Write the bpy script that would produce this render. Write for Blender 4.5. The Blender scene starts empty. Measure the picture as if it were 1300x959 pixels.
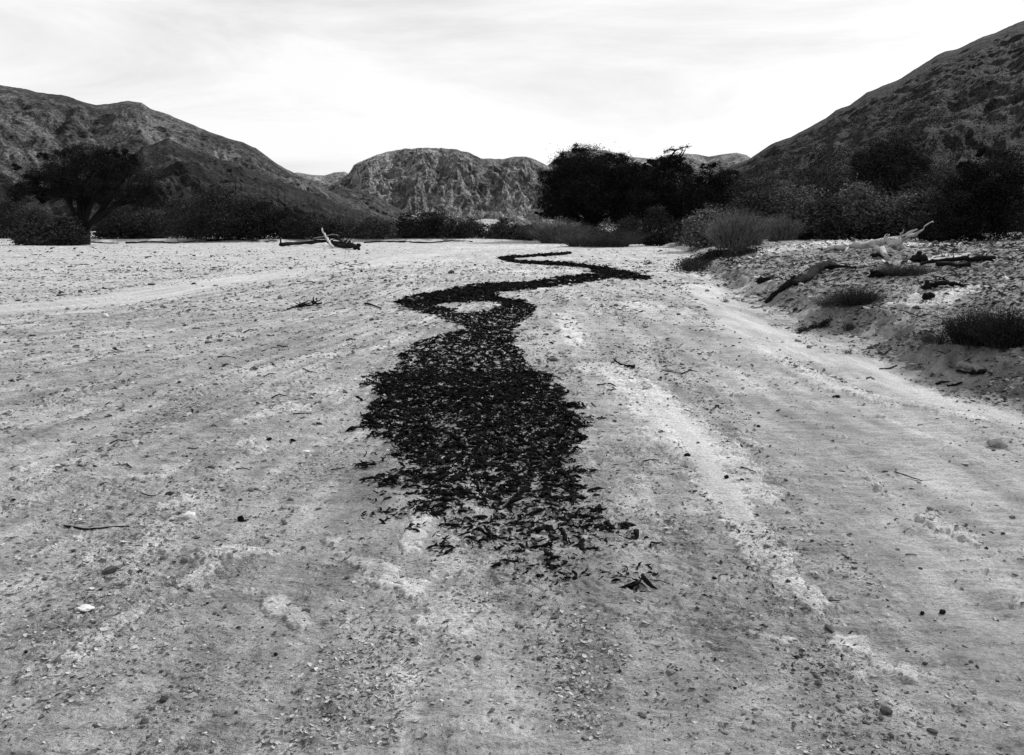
import bpy, math, random
import numpy as np
random.seed(7); rng = np.random.default_rng(11)
sc = bpy.context.scene
COL = sc.collection
# ------------------------------------------------------------------ camera model
F, CX, CY, W, H = 1000.0, 650.0, 434.5, 1300.0, 959.0
CAMH = 1.6
PITCH = math.atan((CY - 290.0) / F)
cp, sp = math.cos(PITCH), math.sin(PITCH)

def ray(px, py):
    dx, dz, dy = (px - CX) / F, -(py - CY) / F, 1.0
    return np.array([dx, dy * cp + dz * sp, -dy * sp + dz * cp])

def project(x, y, z):
    z = z - CAMH
    d = y * cp - z * sp
    v = y * sp + z * cp
    d = np.where(d < 0.05, 0.05, d)
    return CX + F * x / d, CY - F * v / d

# ------------------------------------------------------------------ noise
def _hash(ix, iy, seed):
    n = (ix.astype(np.int64) * 374761393 + iy.astype(np.int64) * 668265263 + seed * 974634777) & 0xffffffff
    n = ((n ^ (n >> 13)) * 1274126177) & 0xffffffff
    n = (n ^ (n >> 16)) & 0xffffffff
    return n / 4294967295.0

def vnoise(x, y, seed=0):
    x = np.asarray(x, float); y = np.asarray(y, float)
    ix = np.floor(x); iy = np.floor(y)
    fx = x - ix; fy = y - iy
    ux = fx * fx * fx * (fx * (fx * 6 - 15) + 10); uy = fy * fy * fy * (fy * (fy * 6 - 15) + 10)
    def g(ax, ay):
        a = _hash(ix + ax, iy + ay, seed) * 6.2831853
        return np.cos(a) * (fx - ax) + np.sin(a) * (fy - ay)
    a, b, c, d = g(0, 0), g(1, 0), g(0, 1), g(1, 1)
    return 1.5 * ((a * (1 - ux) + b * ux) * (1 - uy) + (c * (1 - ux) + d * ux) * uy)

def fbm(x, y, octv=4, seed=0, gain=0.5, lac=2.03):
    s = 0; a = 1.0; t = 0
    for i in range(octv):
        s = s + a * vnoise(x, y, seed + i * 17); t += a
        x = x * lac + 3.7; y = y * lac - 1.9; a *= gain
    return s / t

def ridged(x, y, octv=4, seed=0, gain=0.55):
    s = 0; a = 1.0; t = 0
    for i in range(octv):
        n = 1 - np.abs(vnoise(x, y, seed + i * 13)) * 1.8
        s = s + a * n; t += a
        x = x * 2.1 + 1.3; y = y * 2.1 + 4.1; a *= gain
    return s / t

def sstep(a, b, x):
    t = np.clip((x - a) / (b - a), 0, 1)
    return t * t * (3 - 2 * t)

# ------------------------------------------------------------------ terrain
TOE_Y = [-30, 0, 6.6, 8.5, 9.8, 14.6, 25.5, 50, 80, 400]
TOE_X = [4.2, 3.9, 4.0, 4.3, 4.2, 4.7, 6.1, 11.0, 14.0, 40.0]

def flat_point(px, py, z=0.0):
    r = ray(px, py)
    t = (z - CAMH) / r[2]
    return r[0] * t, r[1] * t

def pl(pts):                     # photo points on the flat bed -> world polyline
    return np.array([flat_point(a, b) for a, b in pts])

def poly_dist(x, y, P):
    best = np.full(x.shape, 1e9)
    for (ax, ay), (bx, by) in zip(P[:-1], P[1:]):
        vx, vy = bx - ax, by - ay
        t = np.clip(((x - ax) * vx + (y - ay) * vy) / (vx * vx + vy * vy + 1e-12), 0, 1)
        best = np.minimum(best, np.hypot(x - ax - t * vx, y - ay - t * vy))
    return best

RUTS = [pl([(20, 415), (62, 409), (142, 401), (222, 381), (296, 369), (373, 361), (447, 348), (520, 336)]),
        pl([(20, 430), (65, 425), (127, 415), (179, 412), (284, 406), (342, 397), (398, 383), (470, 366)]),
        pl([(20, 505), (120, 492), (230, 462), (320, 440), (400, 415)])]
SMOOTH = [(pl([(20, 392), (120, 385), (250, 362), (380, 345), (460, 334), (540, 324), (600, 318)]), 1.1),
          (pl([(885, 362), (930, 400), (990, 446), (1080, 462)]), .42), (pl([(1080, 462), (1180, 505), (1250, 522), (1400, 560)]), .22), (pl([(855, 525), (880, 560), (915, 620), (940, 660)]), .10)]
PALE = [
    (pl([(770, 470), (800, 485), (850, 530)]), .30), (pl([(850, 530), (885, 575), (915, 625)]), .26),
    (pl([(915, 625), (940, 665), (975, 705)]), .15), (pl([(975, 705), (1000, 740), (1035, 768)]), .07),
    (pl([(1085, 818), (1110, 835), (1160, 860)]), .07), (pl([(745, 395), (800, 385), (850, 400)]), .5),
    (pl([(960, 428), (1010, 462), (1060, 490)]), .22), (pl([(1060, 490), (1140, 512), (1240, 532)]), .10),
    (pl([(500, 425), (520, 432)]), .35), (pl([(470, 445), (420, 452)]), .18), (pl([(405, 470), (340, 500)]), .22),
    (pl([(370, 520), (310, 540)]), .14), (pl([(300, 560), (330, 575)]), .13), (pl([(190, 605), (230, 590)]), .10),
    (pl([(205, 650), (240, 640)]), .07), (pl([(100, 835), (150, 800), (215, 755), (265, 722)]), .055),
    (pl([(250, 712), (290, 704), (350, 708)]), .055), (pl([(60, 705), (85, 690)]), .06), (pl([(110, 720), (130, 700)]), .05),
    (pl([(470, 720), (510, 745)]), .10), (pl([(420, 690), (405, 680)]), .05), (pl([(960, 808), (1005, 815)]), .035),
    (pl([(540, 640), (520, 700)]), .06), (pl([(560, 790), (600, 800)]), .10), (pl([(330, 760), (380, 790)]), .06),
    (pl([(1180, 660), (1240, 690)]), .06), (pl([(945, 560), (965, 570)]), .05), (pl([(0, 620), (40, 600)]), .15),
    (pl([(470, 340), (560, 330)]), 1.4), (pl([(640, 345), (720, 345)]), 1.0), (pl([(600, 315), (700, 312)]), 3.0),
    (pl([(700, 400), (730, 440)]), .25), (pl([(880, 480), (930, 500)]), .12),
]

def base_height(x, y):
    d = x - np.interp(y, TOE_Y, TOE_X) + 0.5 * fbm(x * .35 + 9, y * .35, 3, 5)
    far = sstep(20, 60, y)
    bank = (.60 * sstep(0, 6, d) + .30 * sstep(0.4, 1.0 + .5 * vnoise(x * 0 + 3, y * .5, 12), d + .18 * fbm(x * 3, y * 3, 3, 13)) * (1 - far * .4)) + .012 * np.clip(d - 6, 0, 60) + .03 * np.clip(d - 25, 0, 60)
    on = sstep(.2, 3, d)
    h = bank + on * (.16 * fbm(x * .55, y * .55, 4, 21) + .10 * ridged(x * 1.2, y * 1.5, 4, 31))
    left = np.clip(-x - 9, 0, 80)
    h = h + .012 * left * (1 - sstep(30, 90, y))
    # low cut terrace on the far side of the bed
    e = y - (91 + 4 * fbm(x * .06, 3.3 + 0 * y, 3, 41) + 2.0 * fbm(x * .4, y * 0, 2, 43))
    h = h + (.34 * sstep(0, 1.2, e) + .004 * np.clip(e, 0, 200)) * sstep(12, -8, x)
    h = h + .10 * fbm(x * .13, y * .09, 3, 51) * sstep(10, 30, np.hypot(x, y)) + .03 * fbm(x * .5, y * .35, 3, 52)
    return h

def flow(x, y):
    """cross-stream coordinate: old flood lines and wheel tracks run along constant values"""
    yy = np.clip(y, 0, 120)
    lk = -np.interp(yy, [0, 5, 18, 60, 120], [0, .15, 1.05, 1.6, 2.0])
    t = sstep(.8, -1.5, x)
    return x * np.exp(-lk * t)

def masks(x, y):
    near = np.hypot(x, y) < 75
    pale = np.zeros(x.shape); rut = np.zeros(x.shape); smooth = np.zeros(x.shape)
    xs, ys = x[near], y[near]
    ps = flow(xs, ys)
    w1 = fbm(xs * 1.3, ys * .8, 4, 61); w2 = fbm(xs * 5.5, ys * 5.5, 5, 62, gain=.6)
    st = fbm(ps * 2.4, ys * .45, 5, 64, gain=.6)
    soft = np.zeros(xs.shape)
    for k, (P, r) in enumerate(PALE):
        soft = np.maximum(soft, sstep(1.9, .25, poly_dist(xs, ys, P) / r + .7 * w1) * (1.25 if k < 3 else .85))
    w3 = fbm(xs * 13, ys * 16, 4, 65, gain=.6)
    p = sstep(.42, .82, soft + .95 * st + .8 * w2 + .7 * w3)
    rnd = sstep(.10, .42, fbm(ps * 1.1 + 40, ys * .3, 6, 63, gain=.68) + .35 * w2) * .65
    pale[near] = np.clip(np.maximum(p, rnd), 0, 1)
    q = np.zeros(xs.shape)
    for P in RUTS:
        d = poly_dist(xs, ys, P)
        q = np.maximum(q, np.exp(-(d / .16) ** 2) + .6 * np.exp(-((d - .45) / .12) ** 2))
    rut[near] = q * sstep(.02, .1, .3 + w1)
    q = np.zeros(xs.shape)
    for P, r in SMOOTH:
        q = np.maximum(q, sstep(1.4, .6, poly_dist(xs, ys, P) / r + .5 * w1))
    smooth[near] = q
    toe = x - np.interp(y, TOE_Y, TOE_X)
    bank = sstep(.15, .75, toe + 1.1 * fbm(x * .9, y * .9, 4, 66) + .35 * fbm(x * 5, y * 5, 3, 67))
    smooth = smooth * (1 - .85 * bank)
    # wind ripples on the sand to the right of the pale strip
    rp = sstep(.2, .9, x - np.interp(y, [0, 3, 4, 6, 9, 15], [.8, 1.0, 1.15, 1.45, 1.6, 2.2]) ) * sstep(.3, -.5, toe) * sstep(16, 9, y) * (1 - pale)
    return pale, rut, smooth, bank, rp

def height(x, y, m=None):
    x = np.asarray(x, float); y = np.asarray(y, float)
    shp = x.shape; x = x.ravel(); y = y.ravel()
    pale, rut, smooth, bank, rp = masks(x, y) if m is None else m
    h = base_height(x, y)
    r = np.hypot(x, y)
    soft = 1 - .75 * smooth
    h = h + .013 * pale * sstep(60, 20, r) - .034 * rut
    h = h + soft * .020 * fbm(x * 2.1, y * 2.6, 3, 71) + soft * (1 - .75 * rp) * .014 * ridged(x * 4.2, y * 6.4, 4, 72) * sstep(30, 8, r)
    h = h + soft * .007 * (1 - .8 * rp) * fbm(x * 11, y * 22, 3, 74) * sstep(14, 6, r)
    fs = flow(x, y)
    h = h + soft * (.012 * fbm(fs * 2.6, y * .35, 4, 81) + .008 * ridged(fs * 5.5, y * .6, 3, 82) * sstep(.6, -1.2, x)) * sstep(3, 6, r)
    rough = sstep(-.2, .15, fbm(x * .7, y * .6, 3, 77)) * (1 - rp) * soft
    # broken crust: terraced noise with small lips
    n = fbm(x * 2.2 + 11, y * 4.2, 4, 73, gain=.5) * 5
    fl = n - np.floor(n)
    h = h + .010 * rough * sstep(.3, .9, fl) * (1 - sstep(.88, 1.0, fl)) * sstep(22, 7, r)
    ph = (y + .12 * fbm(x * .9, y * .9, 3, 75) + .03 * fbm(x * 5, y * 5, 2, 76)) * 2 * math.pi / .105
    h = h + .0075 * rp * np.sin(ph) * (.6 + .8 * fbm(x * 1.3, y * 1.3, 2, 78))
    h = h + bank * (.05 * ridged(x * 3.3, y * 4.3, 4, 79) )
    return h.reshape(shp)

def hz(x, y):
    return float(height(np.array([x]), np.array([y]))[0])

def gp(px, py):
    """where the photo's ray meets the ground"""
    r = ray(px, py)
    if r[2] > -1e-4: r = ray(px, 291.5)
    ts = np.concatenate([np.linspace(2, 60, 1200), np.linspace(60.1, 200, 700)])
    xs, ys, zs = r[0] * ts, r[1] * ts, CAMH + r[2] * ts
    hh = base_height(xs, ys)
    k = np.argmax(zs < hh) if (zs < hh).any() else len(ts) - 1
    x, y = xs[k], ys[k]
    return float(x), float(y), hz(x, y)

def atd(px, D):
    """a point of the ground in the photo's direction px at depth D"""
    x = (px - CX) / F * D * 1.008
    return x, D, hz(x, D)

# ------------------------------------------------------------------ mesh helpers
def mesh_arrays(name, V, faces_list, mats, mat_idx=None, smooth=True, parent=None, attrs=None):
    me = bpy.data.meshes.new(name)
    V = np.asarray(V, np.float32)
    me.vertices.add(len(V)); me.vertices.foreach_set('co', V.ravel())
    tot = sum(f.size for f in faces_list); nf = sum(len(f) for f in faces_list)
    me.loops.add(tot); me.polygons.add(nf)
    li = np.concatenate([f.ravel() for f in faces_list]).astype(np.int32)
    me.loops.foreach_set('vertex_index', li)
    sizes = np.concatenate([np.full(len(f), f.shape[1]) for f in faces_list])
    st = np.concatenate([[0], np.cumsum(sizes)[:-1]]).astype(np.int32)
    me.polygons.foreach_set('loop_start', st)
    if mat_idx is not None: me.polygons.foreach_set('material_index', np.asarray(mat_idx, np.int32))
    me.update(calc_edges=True)
    me.polygons.foreach_set('use_smooth', np.full(nf, smooth))
    for m in (mats if isinstance(mats, (list, tuple)) else [mats]): me.materials.append(m)
    for k, a in (attrs or {}).items():
        at = me.attributes.new(k, 'FLOAT', 'POINT'); at.data.foreach_set('value', np.asarray(a, np.float32))
    o = bpy.data.objects.new(name, me); COL.objects.link(o)
    if parent: o.parent = parent
    return o

def tag(o, label=None, cat=None, group=None, kind=None):
    if label: o['label'] = label
    if cat: o['category'] = cat
    if group: o['group'] = group
    if kind: o['kind'] = kind
    return o

def empty(name, loc, label, cat, group=None):
    o = bpy.data.objects.new(name, None); COL.objects.link(o); o.location = loc
    o.empty_display_size = .2
    return tag(o, label, cat, group)

# ------------------------------------------------------------------ materials (the photograph is black and white)
def new_mat(name):
    m = bpy.data.materials.new(name); m.use_nodes = True
    nt = m.node_tree; b = nt.nodes['Principled BSDF']
    b.inputs['Roughness'].default_value = .95
    b.inputs['Specular IOR Level'].default_value = .15
    return m, nt, b

def N(nt, t, **kw):
    n = nt.nodes.new(t)
    for k, v in kw.items():
        if k.startswith('i_'): n.inputs[k[2:].replace('_', ' ')].default_value = v
        else: setattr(n, k, v)
    return n

def noise(nt, vec, scale, detail=4, rough=.6, dist=0):
    n = N(nt, 'ShaderNodeTexNoise'); n.inputs['Scale'].default_value = scale
    n.inputs['Detail'].default_value = detail; n.inputs['Roughness'].default_value = rough; n.inputs['Distortion'].default_value = dist
    nt.links.new(vec, n.inputs['Vector']); return n.outputs['Fac']

def math_(nt, op, a, b=None, clamp=False):
    n = N(nt, 'ShaderNodeMath', operation=op, use_clamp=clamp)
    for i, v in enumerate((a, b)):
        if v is None: continue
        if isinstance(v, (int, float)): n.inputs[i].default_value = v
        else: nt.links.new(v, n.inputs[i])
    return n.outputs[0]

def mapr(nt, v, a, b, c, d):
    n = N(nt, 'ShaderNodeMapRange'); nt.links.new(v, n.inputs[0])
    for i, q in enumerate((a, b, c, d)): n.inputs[i + 1].default_value = q
    return n.outputs[0]

def mixf(nt, f, a, b):
    n = N(nt, 'ShaderNodeMix'); n.data_type = 'FLOAT'
    for i, v in zip((0, 2, 3), (f, a, b)):
        if isinstance(v, (int, float)): n.inputs[i].default_value = v
        else: nt.links.new(v, n.inputs[i])
    return n.outputs[0]

def setcol(nt, b, v):
    n = N(nt, 'ShaderNodeCombineColor')
    for i in range(3): nt.links.new(v, n.inputs[i])
    nt.links.new(n.outputs[0], b.inputs['Base Color'])

def bump(nt, b, h, dist, strength=1.0, prev=None):
    n = N(nt, 'ShaderNodeBump'); n.inputs['Strength'].default_value = strength; n.inputs['Distance'].default_value = dist
    nt.links.new(h, n.inputs['Height'])
    if prev: nt.links.new(prev, n.inputs['Normal'])
    nt.links.new(n.outputs[0], b.inputs['Normal']); return n.outputs[0]

def objpos(nt):
    return N(nt, 'ShaderNodeNewGeometry').outputs['Position']

def stretched(nt, sx, sy, sz):
    mp = N(nt, 'ShaderNodeMapping'); mp.inputs['Scale'].default_value = (sx, sy, sz)
    nt.links.new(objpos(nt), mp.inputs['Vector']); return mp.outputs[0]

def attr(nt, name):
    return N(nt, 'ShaderNodeAttribute', attribute_name=name).outputs['Fac']

def ground_mat():
    m, nt, b = new_mat('riverbed sand')
    P = objpos(nt); S = stretched(nt, 1, 1.3, 1)
    pale, bank, rut, rip = attr(nt, 'pale'), attr(nt, 'bank'), attr(nt, 'rut'), attr(nt, 'ripple')
    big = noise(nt, S, .5, 5, .6); mid = noise(nt, S, 4, 5, .65); fine = noise(nt, P, 60, 4, .7); grit = noise(nt, P, 260, 3, .7)
    sand = math_(nt, 'ADD', mapr(nt, big, .3, .7, .215, .345), mapr(nt, mid, .25, .75, -.08, .08))
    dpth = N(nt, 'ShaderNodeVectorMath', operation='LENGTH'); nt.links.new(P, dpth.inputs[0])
    sand = math_(nt, 'ADD', sand, mapr(nt, dpth.outputs['Value'], 4, 30, 0, .09))   # paler with distance from the origin
    pl_ = mapr(nt, mid, .25, .75, .38, .56)
    pmask = math_(nt, 'MULTIPLY', pale, mapr(nt, noise(nt, P, 22, 5, .7), .35, .55, .6, 1.0), True)
    c = mixf(nt, pmask, sand, pl_)
    c = mixf(nt, math_(nt, 'MULTIPLY', rut, .35, True), c, .13)
    c = mixf(nt, math_(nt, 'MULTIPLY', attr(nt, 'smooth'), .7), c, .40)
    bk = mapr(nt, noise(nt, P, 2.2, 8, .72), .36, .66, .06, .33)
    c = mixf(nt, math_(nt, 'MULTIPLY', bank, .92), c, bk)
    c = mixf(nt, attr(nt, 'white'), c, mapr(nt, noise(nt, P, 6, 6, .7), .35, .6, .28, .62))
    spots = mapr(nt, noise(nt, P, 9, 6, .75), .60, .70, 0, .55)
    c = mixf(nt, math_(nt, 'MULTIPLY', spots, math_(nt, 'SUBTRACT', 1.0, attr(nt, 'smooth'))), c, .09)
    c = math_(nt, 'MULTIPLY', c, mapr(nt, fine, .28, .72, .62, 1.36))
    c = math_(nt, 'MULTIPLY', c, mapr(nt, grit, .28, .72, .60, 1.38))
    dash = noise(nt, stretched(nt, 7, 22, 7), 1.0, 5, .72)
    c = math_(nt, 'MULTIPLY', c, mapr(nt, dash, .56, .68, 1.04, .60))
    c = math_(nt, 'MULTIPLY', c, mapr(nt, attr(nt, 'streak'), -.3, .3, .72, 1.25))
    setcol(nt, b, c)
    n1 = bump(nt, b, fine, .009, 1.0)
    n2 = bump(nt, b, grit, .005, 1.0, n1)
    n3 = bump(nt, b, noise(nt, stretched(nt, .8, 1.5, 1), 14, 6, .7), .02, 1, n2)
    fk = noise(nt, stretched(nt, .7, 1.5, 1), 5.5, 7, .62, .4)
    fr = math_(nt, 'FRACT', math_(nt, 'MULTIPLY', fk, 7.0))
    step = mapr(nt, fr, .0, .93, 0, 1)
    gate = mapr(nt, noise(nt, P, 1.1, 4, .6), .42, .58, .1, 1)
    gate = math_(nt, 'MULTIPLY', gate, math_(nt, 'SUBTRACT', 1.0, math_(nt, 'MAXIMUM', attr(nt, 'smooth'), attr(nt, 'ripple'))))
    n4 = bump(nt, b, math_(nt, 'MULTIPLY', step, gate), .014, 1, n3)
    return m

def rock_mat(name, lo, hi, scale, strata=0.0, bdist=3.0, streak=(1, 1, .35)):
    m, nt, b = new_mat(name)
    P = objpos(nt); S = stretched(nt, *streak)
    a = noise(nt, S, scale, 8, .68, .6); a2 = noise(nt, P, scale * .22, 4, .6); f = noise(nt, P, scale * 6, 5, .75)
    c = mapr(nt, a, .34, .66, lo, hi)
    c = math_(nt, 'MULTIPLY', c, mapr(nt, a2, .35, .65, .65, 1.35))
    c = math_(nt, 'MULTIPLY', c, mapr(nt, f, .35, .65, .55, 1.5))
    ff = noise(nt, P, scale * 24, 5, .8)
    c = math_(nt, 'MULTIPLY', c, mapr(nt, ff, .40, .60, .4, 1.8))
    crag = noise(nt, stretched(nt, 1, 1, .5), scale * 2.5, 7, .75, 1.0)
    c = math_(nt, 'MULTIPLY', c, mapr(nt, crag, .42, .52, .42, 1.12))
    h = a
    if strata:
        s = noise(nt, stretched(nt, .25, .25, 3.0), scale * 1.6, 5, .65, .8)
        c = math_(nt, 'MULTIPLY', c, mapr(nt, s, .35, .65, 1 - strata, 1 + strata)); h = math_(nt, 'ADD', a, s)
    setcol(nt, b, c)
    n1 = bump(nt, b, h, bdist, 1.0); n2 = bump(nt, b, f, bdist * .5, 1.0, n1); bump(nt, b, ff, bdist * .15, 1.0, n2)
    return m

def simple_mat(name, lo, hi, scale, bdist=0, rough=.95, spec=.03, island=False, trans=0, streak=None):
    m, nt, b = new_mat(name)
    b.inputs['Roughness'].default_value = rough; b.inputs['Specular IOR Level'].default_value = spec
    vec = stretched(nt, *streak) if streak else objpos(nt)
    n = noise(nt, vec, scale, 5, .65)
    c = mapr(nt, n, .3, .7, lo, hi)
    if island:
        r = N(nt, 'ShaderNodeNewGeometry').outputs['Random Per Island']
        c = math_(nt, 'MULTIPLY', c, mapr(nt, r, 0, 1, .3, 1.75))
    setcol(nt, b, c)
    if bdist: bump(nt, b, n, bdist, 1.0)
    return m

M = {
    'ground': ground_mat(),
    'rock_left': rock_mat('left slope rock', .018, .088, .035, .25, 3.5),
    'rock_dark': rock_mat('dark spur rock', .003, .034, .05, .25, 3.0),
    'rock_mid': rock_mat('bluff rock', .13, .50, .05, .25, 14.0, (1, 1, .45)),
    'rock_far': rock_mat('far ridge rock', .09, .16, .02, .1, 3.0),
    'rock_right': rock_mat('right slope rock', .004, .036, .09, .6, 1.6),
    'dune': simple_mat('pale sand mound', .2, .34, .05),
    'leaf_black': simple_mat('dense dark foliage', .006, .024, .8, island=True),
    'leaf_dark': simple_mat('dark foliage', .012, .042, .8, island=True),
    'leaf_mid': simple_mat('grey foliage', .025, .075, 1.2, island=True),
    'leaf_pale': simple_mat('pale leaves', .045, .18, 3, island=True),
    'leaf_scrub': simple_mat('scrub leaves', .010, .075, .25, island=True),
    'bark': simple_mat('dark bark', .006, .02, 6, .02, streak=(6, 6, 1)),
    'wood_dark': simple_mat('charred driftwood', .004, .018, 14, .012, streak=(1, 1, 3)),
    'wood_grey': simple_mat('grey driftwood', .10, .30, 14, .01, streak=(3, 3, 3)),
    'wood_pale': simple_mat('bleached driftwood', .16, .62, 22, .03, streak=(.4, 1.5, 2.5)),
    'debris': simple_mat('black debris', .002, .012, 30, 0, rough=.9, spec=.02, island=True),
    'clod': simple_mat('dark clod', .015, .06, 30, .003, island=True),
    'gravel': simple_mat('grit', .05, .26, 8, .002, island=True),
    'crust': simple_mat('mud crust', .15, .28, 20, .002, island=True),
    'slab': simple_mat('dried mud slab', .22, .62, 6, .006, island=True),
    'pebble_pale': simple_mat('pale stone', .38, .62, 40, .002),
}

# ------------------------------------------------------------------ ground: one sheet, finest in front of the photographer
def build_ground():
    rr = [0.4]
    while rr[-1] < 5200:
        r = rr[-1]
        rr.append(r * (1.0034 if 2.3 < r < 8 else 1.0060 if 2.3 < r < 20 else 1.0085 if r < 60 else 1.02 if r < 300 else 1.06 if r>300 else 1.0))
    rr = np.array(rr)
    a = np.concatenate([np.linspace(-180, -42, 70, endpoint=False), np.linspace(-42, 42, 1000, endpoint=False), np.linspace(42, 180, 70, endpoint=False)])
    a = np.radians(a)
    R, A = np.meshgrid(rr, a, indexing='ij')
    x = (R * np.sin(A)).ravel(); y = (R * np.cos(A)).ravel()
    m = masks(x, y)
    z = height(x, y, m)
    nr, na = len(rr), len(a)
    i = np.arange(nr - 1)[:, None]; j = np.arange(na)[None, :]; j2 = (j + 1) % na
    q = np.stack([i * na + j, i * na + j2, (i + 1) * na + j2, (i + 1) * na + j], -1).reshape(-1, 4)[:, ::-1]
    V = np.stack([x, y, z], -1)
    V = np.vstack([V, [[0, 0, hz(0, 0)]]]); c = len(V) - 1
    tri = np.stack([np.full(na, c), np.arange(na), (np.arange(na) + 1) % na], -1)[:, ::-1]
    white = np.zeros(len(x))
    for pts, r in [([(1140, 386), (1165, 376)], .22), ([(1178, 385), (1225, 372)], .42), ([(1215, 362), (1240, 366)], .2),
                   ([(1000, 352), (980, 356)], .25), ([(985, 317), (1040, 312)], 1.6), ([(1050, 308), (1150, 312)], 2.2),
                   ([(1088, 429), (1098, 426)], .14), ([(1190, 330), (1230, 325)], .8), ([(948, 362), (965, 366)], .25)]:
        P = np.array([gp(*p)[:2] for p in pts]); nm = np.hypot(x, y) < 90
        xs, ys = x[nm], y[nm]
        white[nm] = np.maximum(white[nm], .85 * sstep(1.2, .7, poly_dist(xs, ys, P) / r + .9 * fbm(xs * 3, ys * 3, 4, 91)))
    fl_ = flow(x, y)
    streak = fbm(fl_ * 1.6, y * .22, 5, 95, gain=.6) * .6 + fbm(fl_ * 5, y * .7, 4, 96, gain=.6) * .5
    at = dict(streak=streak, pale=m[0], rut=m[1], smooth=m[2], bank=m[3], ripple=m[4], white=white)
    at = {k: np.append(v, 0) for k, v in at.items()}
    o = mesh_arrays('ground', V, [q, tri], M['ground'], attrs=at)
    tag(o, kind='structure')
build_ground()

# ------------------------------------------------------------------ hills
def hill(name, ridge, D, foot, mat, amp, wl, nu=420, nv=130, power=.85, seed=0, down=1.0, edge=0.0):
    px = np.array([p[0] for p in ridge], float); py = np.array([p[1] for p in ridge], float)
    u = np.linspace(0, 1, nu)
    X = px[0] + (px[-1] - px[0]) * u
    Y = np.interp(X, px, py)
    dirs = np.stack([(X - CX) / F, cp - (Y - CY) / F * sp, -sp - (Y - CY) / F * cp], -1)
    hor = np.hypot(dirs[:, 0], dirs[:, 1])
    az = np.arctan2(dirs[:, 0], dirs[:, 1])
    zr = np.maximum(CAMH + dirs[:, 2] / hor * D, -1)
    zr = zr + edge * D * .001 * fbm(u * 60, u * 0, 4, seed + 5) * sstep(0, 8, zr)
    vs = np.concatenate([np.linspace(0, 1, nv), 1 + np.linspace(0, 1, 24)[1:]])
    Ug, Vg = np.meshgrid(np.arange(nu), vs, indexing='ij')
    f = np.clip(Vg, 0, 1); bk = np.clip(Vg - 1, 0, 1)
    dist = D * (foot + (1 - foot) * f) + D * .5 * bk
    azg = az[Ug.astype(int)]; zrg = zr[Ug.astype(int)]
    x = dist * np.sin(azg); y = dist * np.cos(azg)
    z = np.where(bk > 0, zrg * (1 - bk ** 1.3) , (zrg + 1) * f ** power - 1)
    g = ridged(azg * D / wl + .35 * fbm(x / wl, y / wl, 3, seed), dist / wl * .38 * down, 5, seed + 3) - .62
    g2 = fbm(x / wl * 3.5, y / wl * 3.5, 4, seed + 9)
    env = np.where(bk > 0, bk * .6, np.minimum(1, 5 * (1 - f)) * np.minimum(1, 4 * f)) * np.clip(zrg / (amp * 3), 0, 1)
    z = z + env * (amp * g * 1.1 + amp * .3 * g2)
    rad = env * amp * (.9 * g + .4 * g2)
    z = np.where(bk > 0, z, np.minimum(z, CAMH + (zrg - CAMH) / D * dist))
    x = x - rad * np.sin(azg); y = y - rad * np.cos(azg)
    nvv = len(vs)
    i = np.arange(nu - 1)[:, None]; j = np.arange(nvv - 1)[None, :]
    q = np.stack([i * nvv + j, (i + 1) * nvv + j, (i + 1) * nvv + j + 1, i * nvv + j + 1], -1).reshape(-1, 4)
    o = mesh_arrays(name, np.stack([x.ravel(), y.ravel(), z.ravel()], -1), [q], M[mat])
    return tag(o, kind='structure')

hill('hill', [(-900, 200), (-400, 120), (-150, 98), (0, 108), (60, 119), (85, 122), (105, 129), (122, 134), (145, 131), (163, 128), (180, 131), (192, 138),
     (215, 146), (240, 157), (262, 166), (285, 174), (305, 180), (325, 188), (345, 204), (362, 214), (385, 226), (420, 243), (460, 262), (490, 274), (520, 285), (545, 292)],
     420, .62, 'rock_left', 6, 38, nu=900, nv=220, seed=1, edge=1.6)
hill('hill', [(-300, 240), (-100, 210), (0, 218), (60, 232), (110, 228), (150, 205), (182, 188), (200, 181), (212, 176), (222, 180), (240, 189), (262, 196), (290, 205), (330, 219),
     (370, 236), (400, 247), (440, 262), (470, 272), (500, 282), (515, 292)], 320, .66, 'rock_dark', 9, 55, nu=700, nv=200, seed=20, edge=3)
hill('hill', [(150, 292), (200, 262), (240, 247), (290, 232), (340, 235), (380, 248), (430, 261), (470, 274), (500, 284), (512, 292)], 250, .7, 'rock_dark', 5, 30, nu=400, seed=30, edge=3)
hill('hill', [(250, 292), (330, 232), (360, 222), (378, 219), (395, 222), (412, 223), (425, 219), (437, 218), (450, 224), (500, 255), (560, 292)], 1300, .7, 'rock_far', 12, 90, nu=200, seed=40)
hill('hill', [(320, 292), (400, 243), (430, 230), (444, 219), (449, 210), (456, 206), (470, 200), (490, 193), (515, 189), (535, 188), (560, 188), (580, 190),
     (598, 195), (610, 201), (625, 202), (640, 202), (652, 199), (668, 199), (680, 203), (692, 209), (720, 222), (760, 240), (800, 262), (860, 292)],
     820, .80, 'rock_mid', 17, 48, nu=800, nv=240, power=.72, seed=50, down=.5, edge=1.2)
hill('hill', [(360, 292), (385, 262), (410, 246), (435, 238), (460, 243), (480, 250), (500, 262), (522, 273), (560, 284), (600, 292)], 600, .75, 'rock_left', 8, 40, nu=300, seed=60)
hill('hill', [(660, 292), (690, 215), (715, 193), (740, 189), (770, 191), (800, 199), (830, 202), (868, 195), (885, 196), (900, 199), (918, 196), (935, 194), (948, 197),
     (960, 206), (1000, 240), (1060, 292)], 1000, .7, 'rock_far', 14, 90, nu=260, seed=70)
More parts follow.
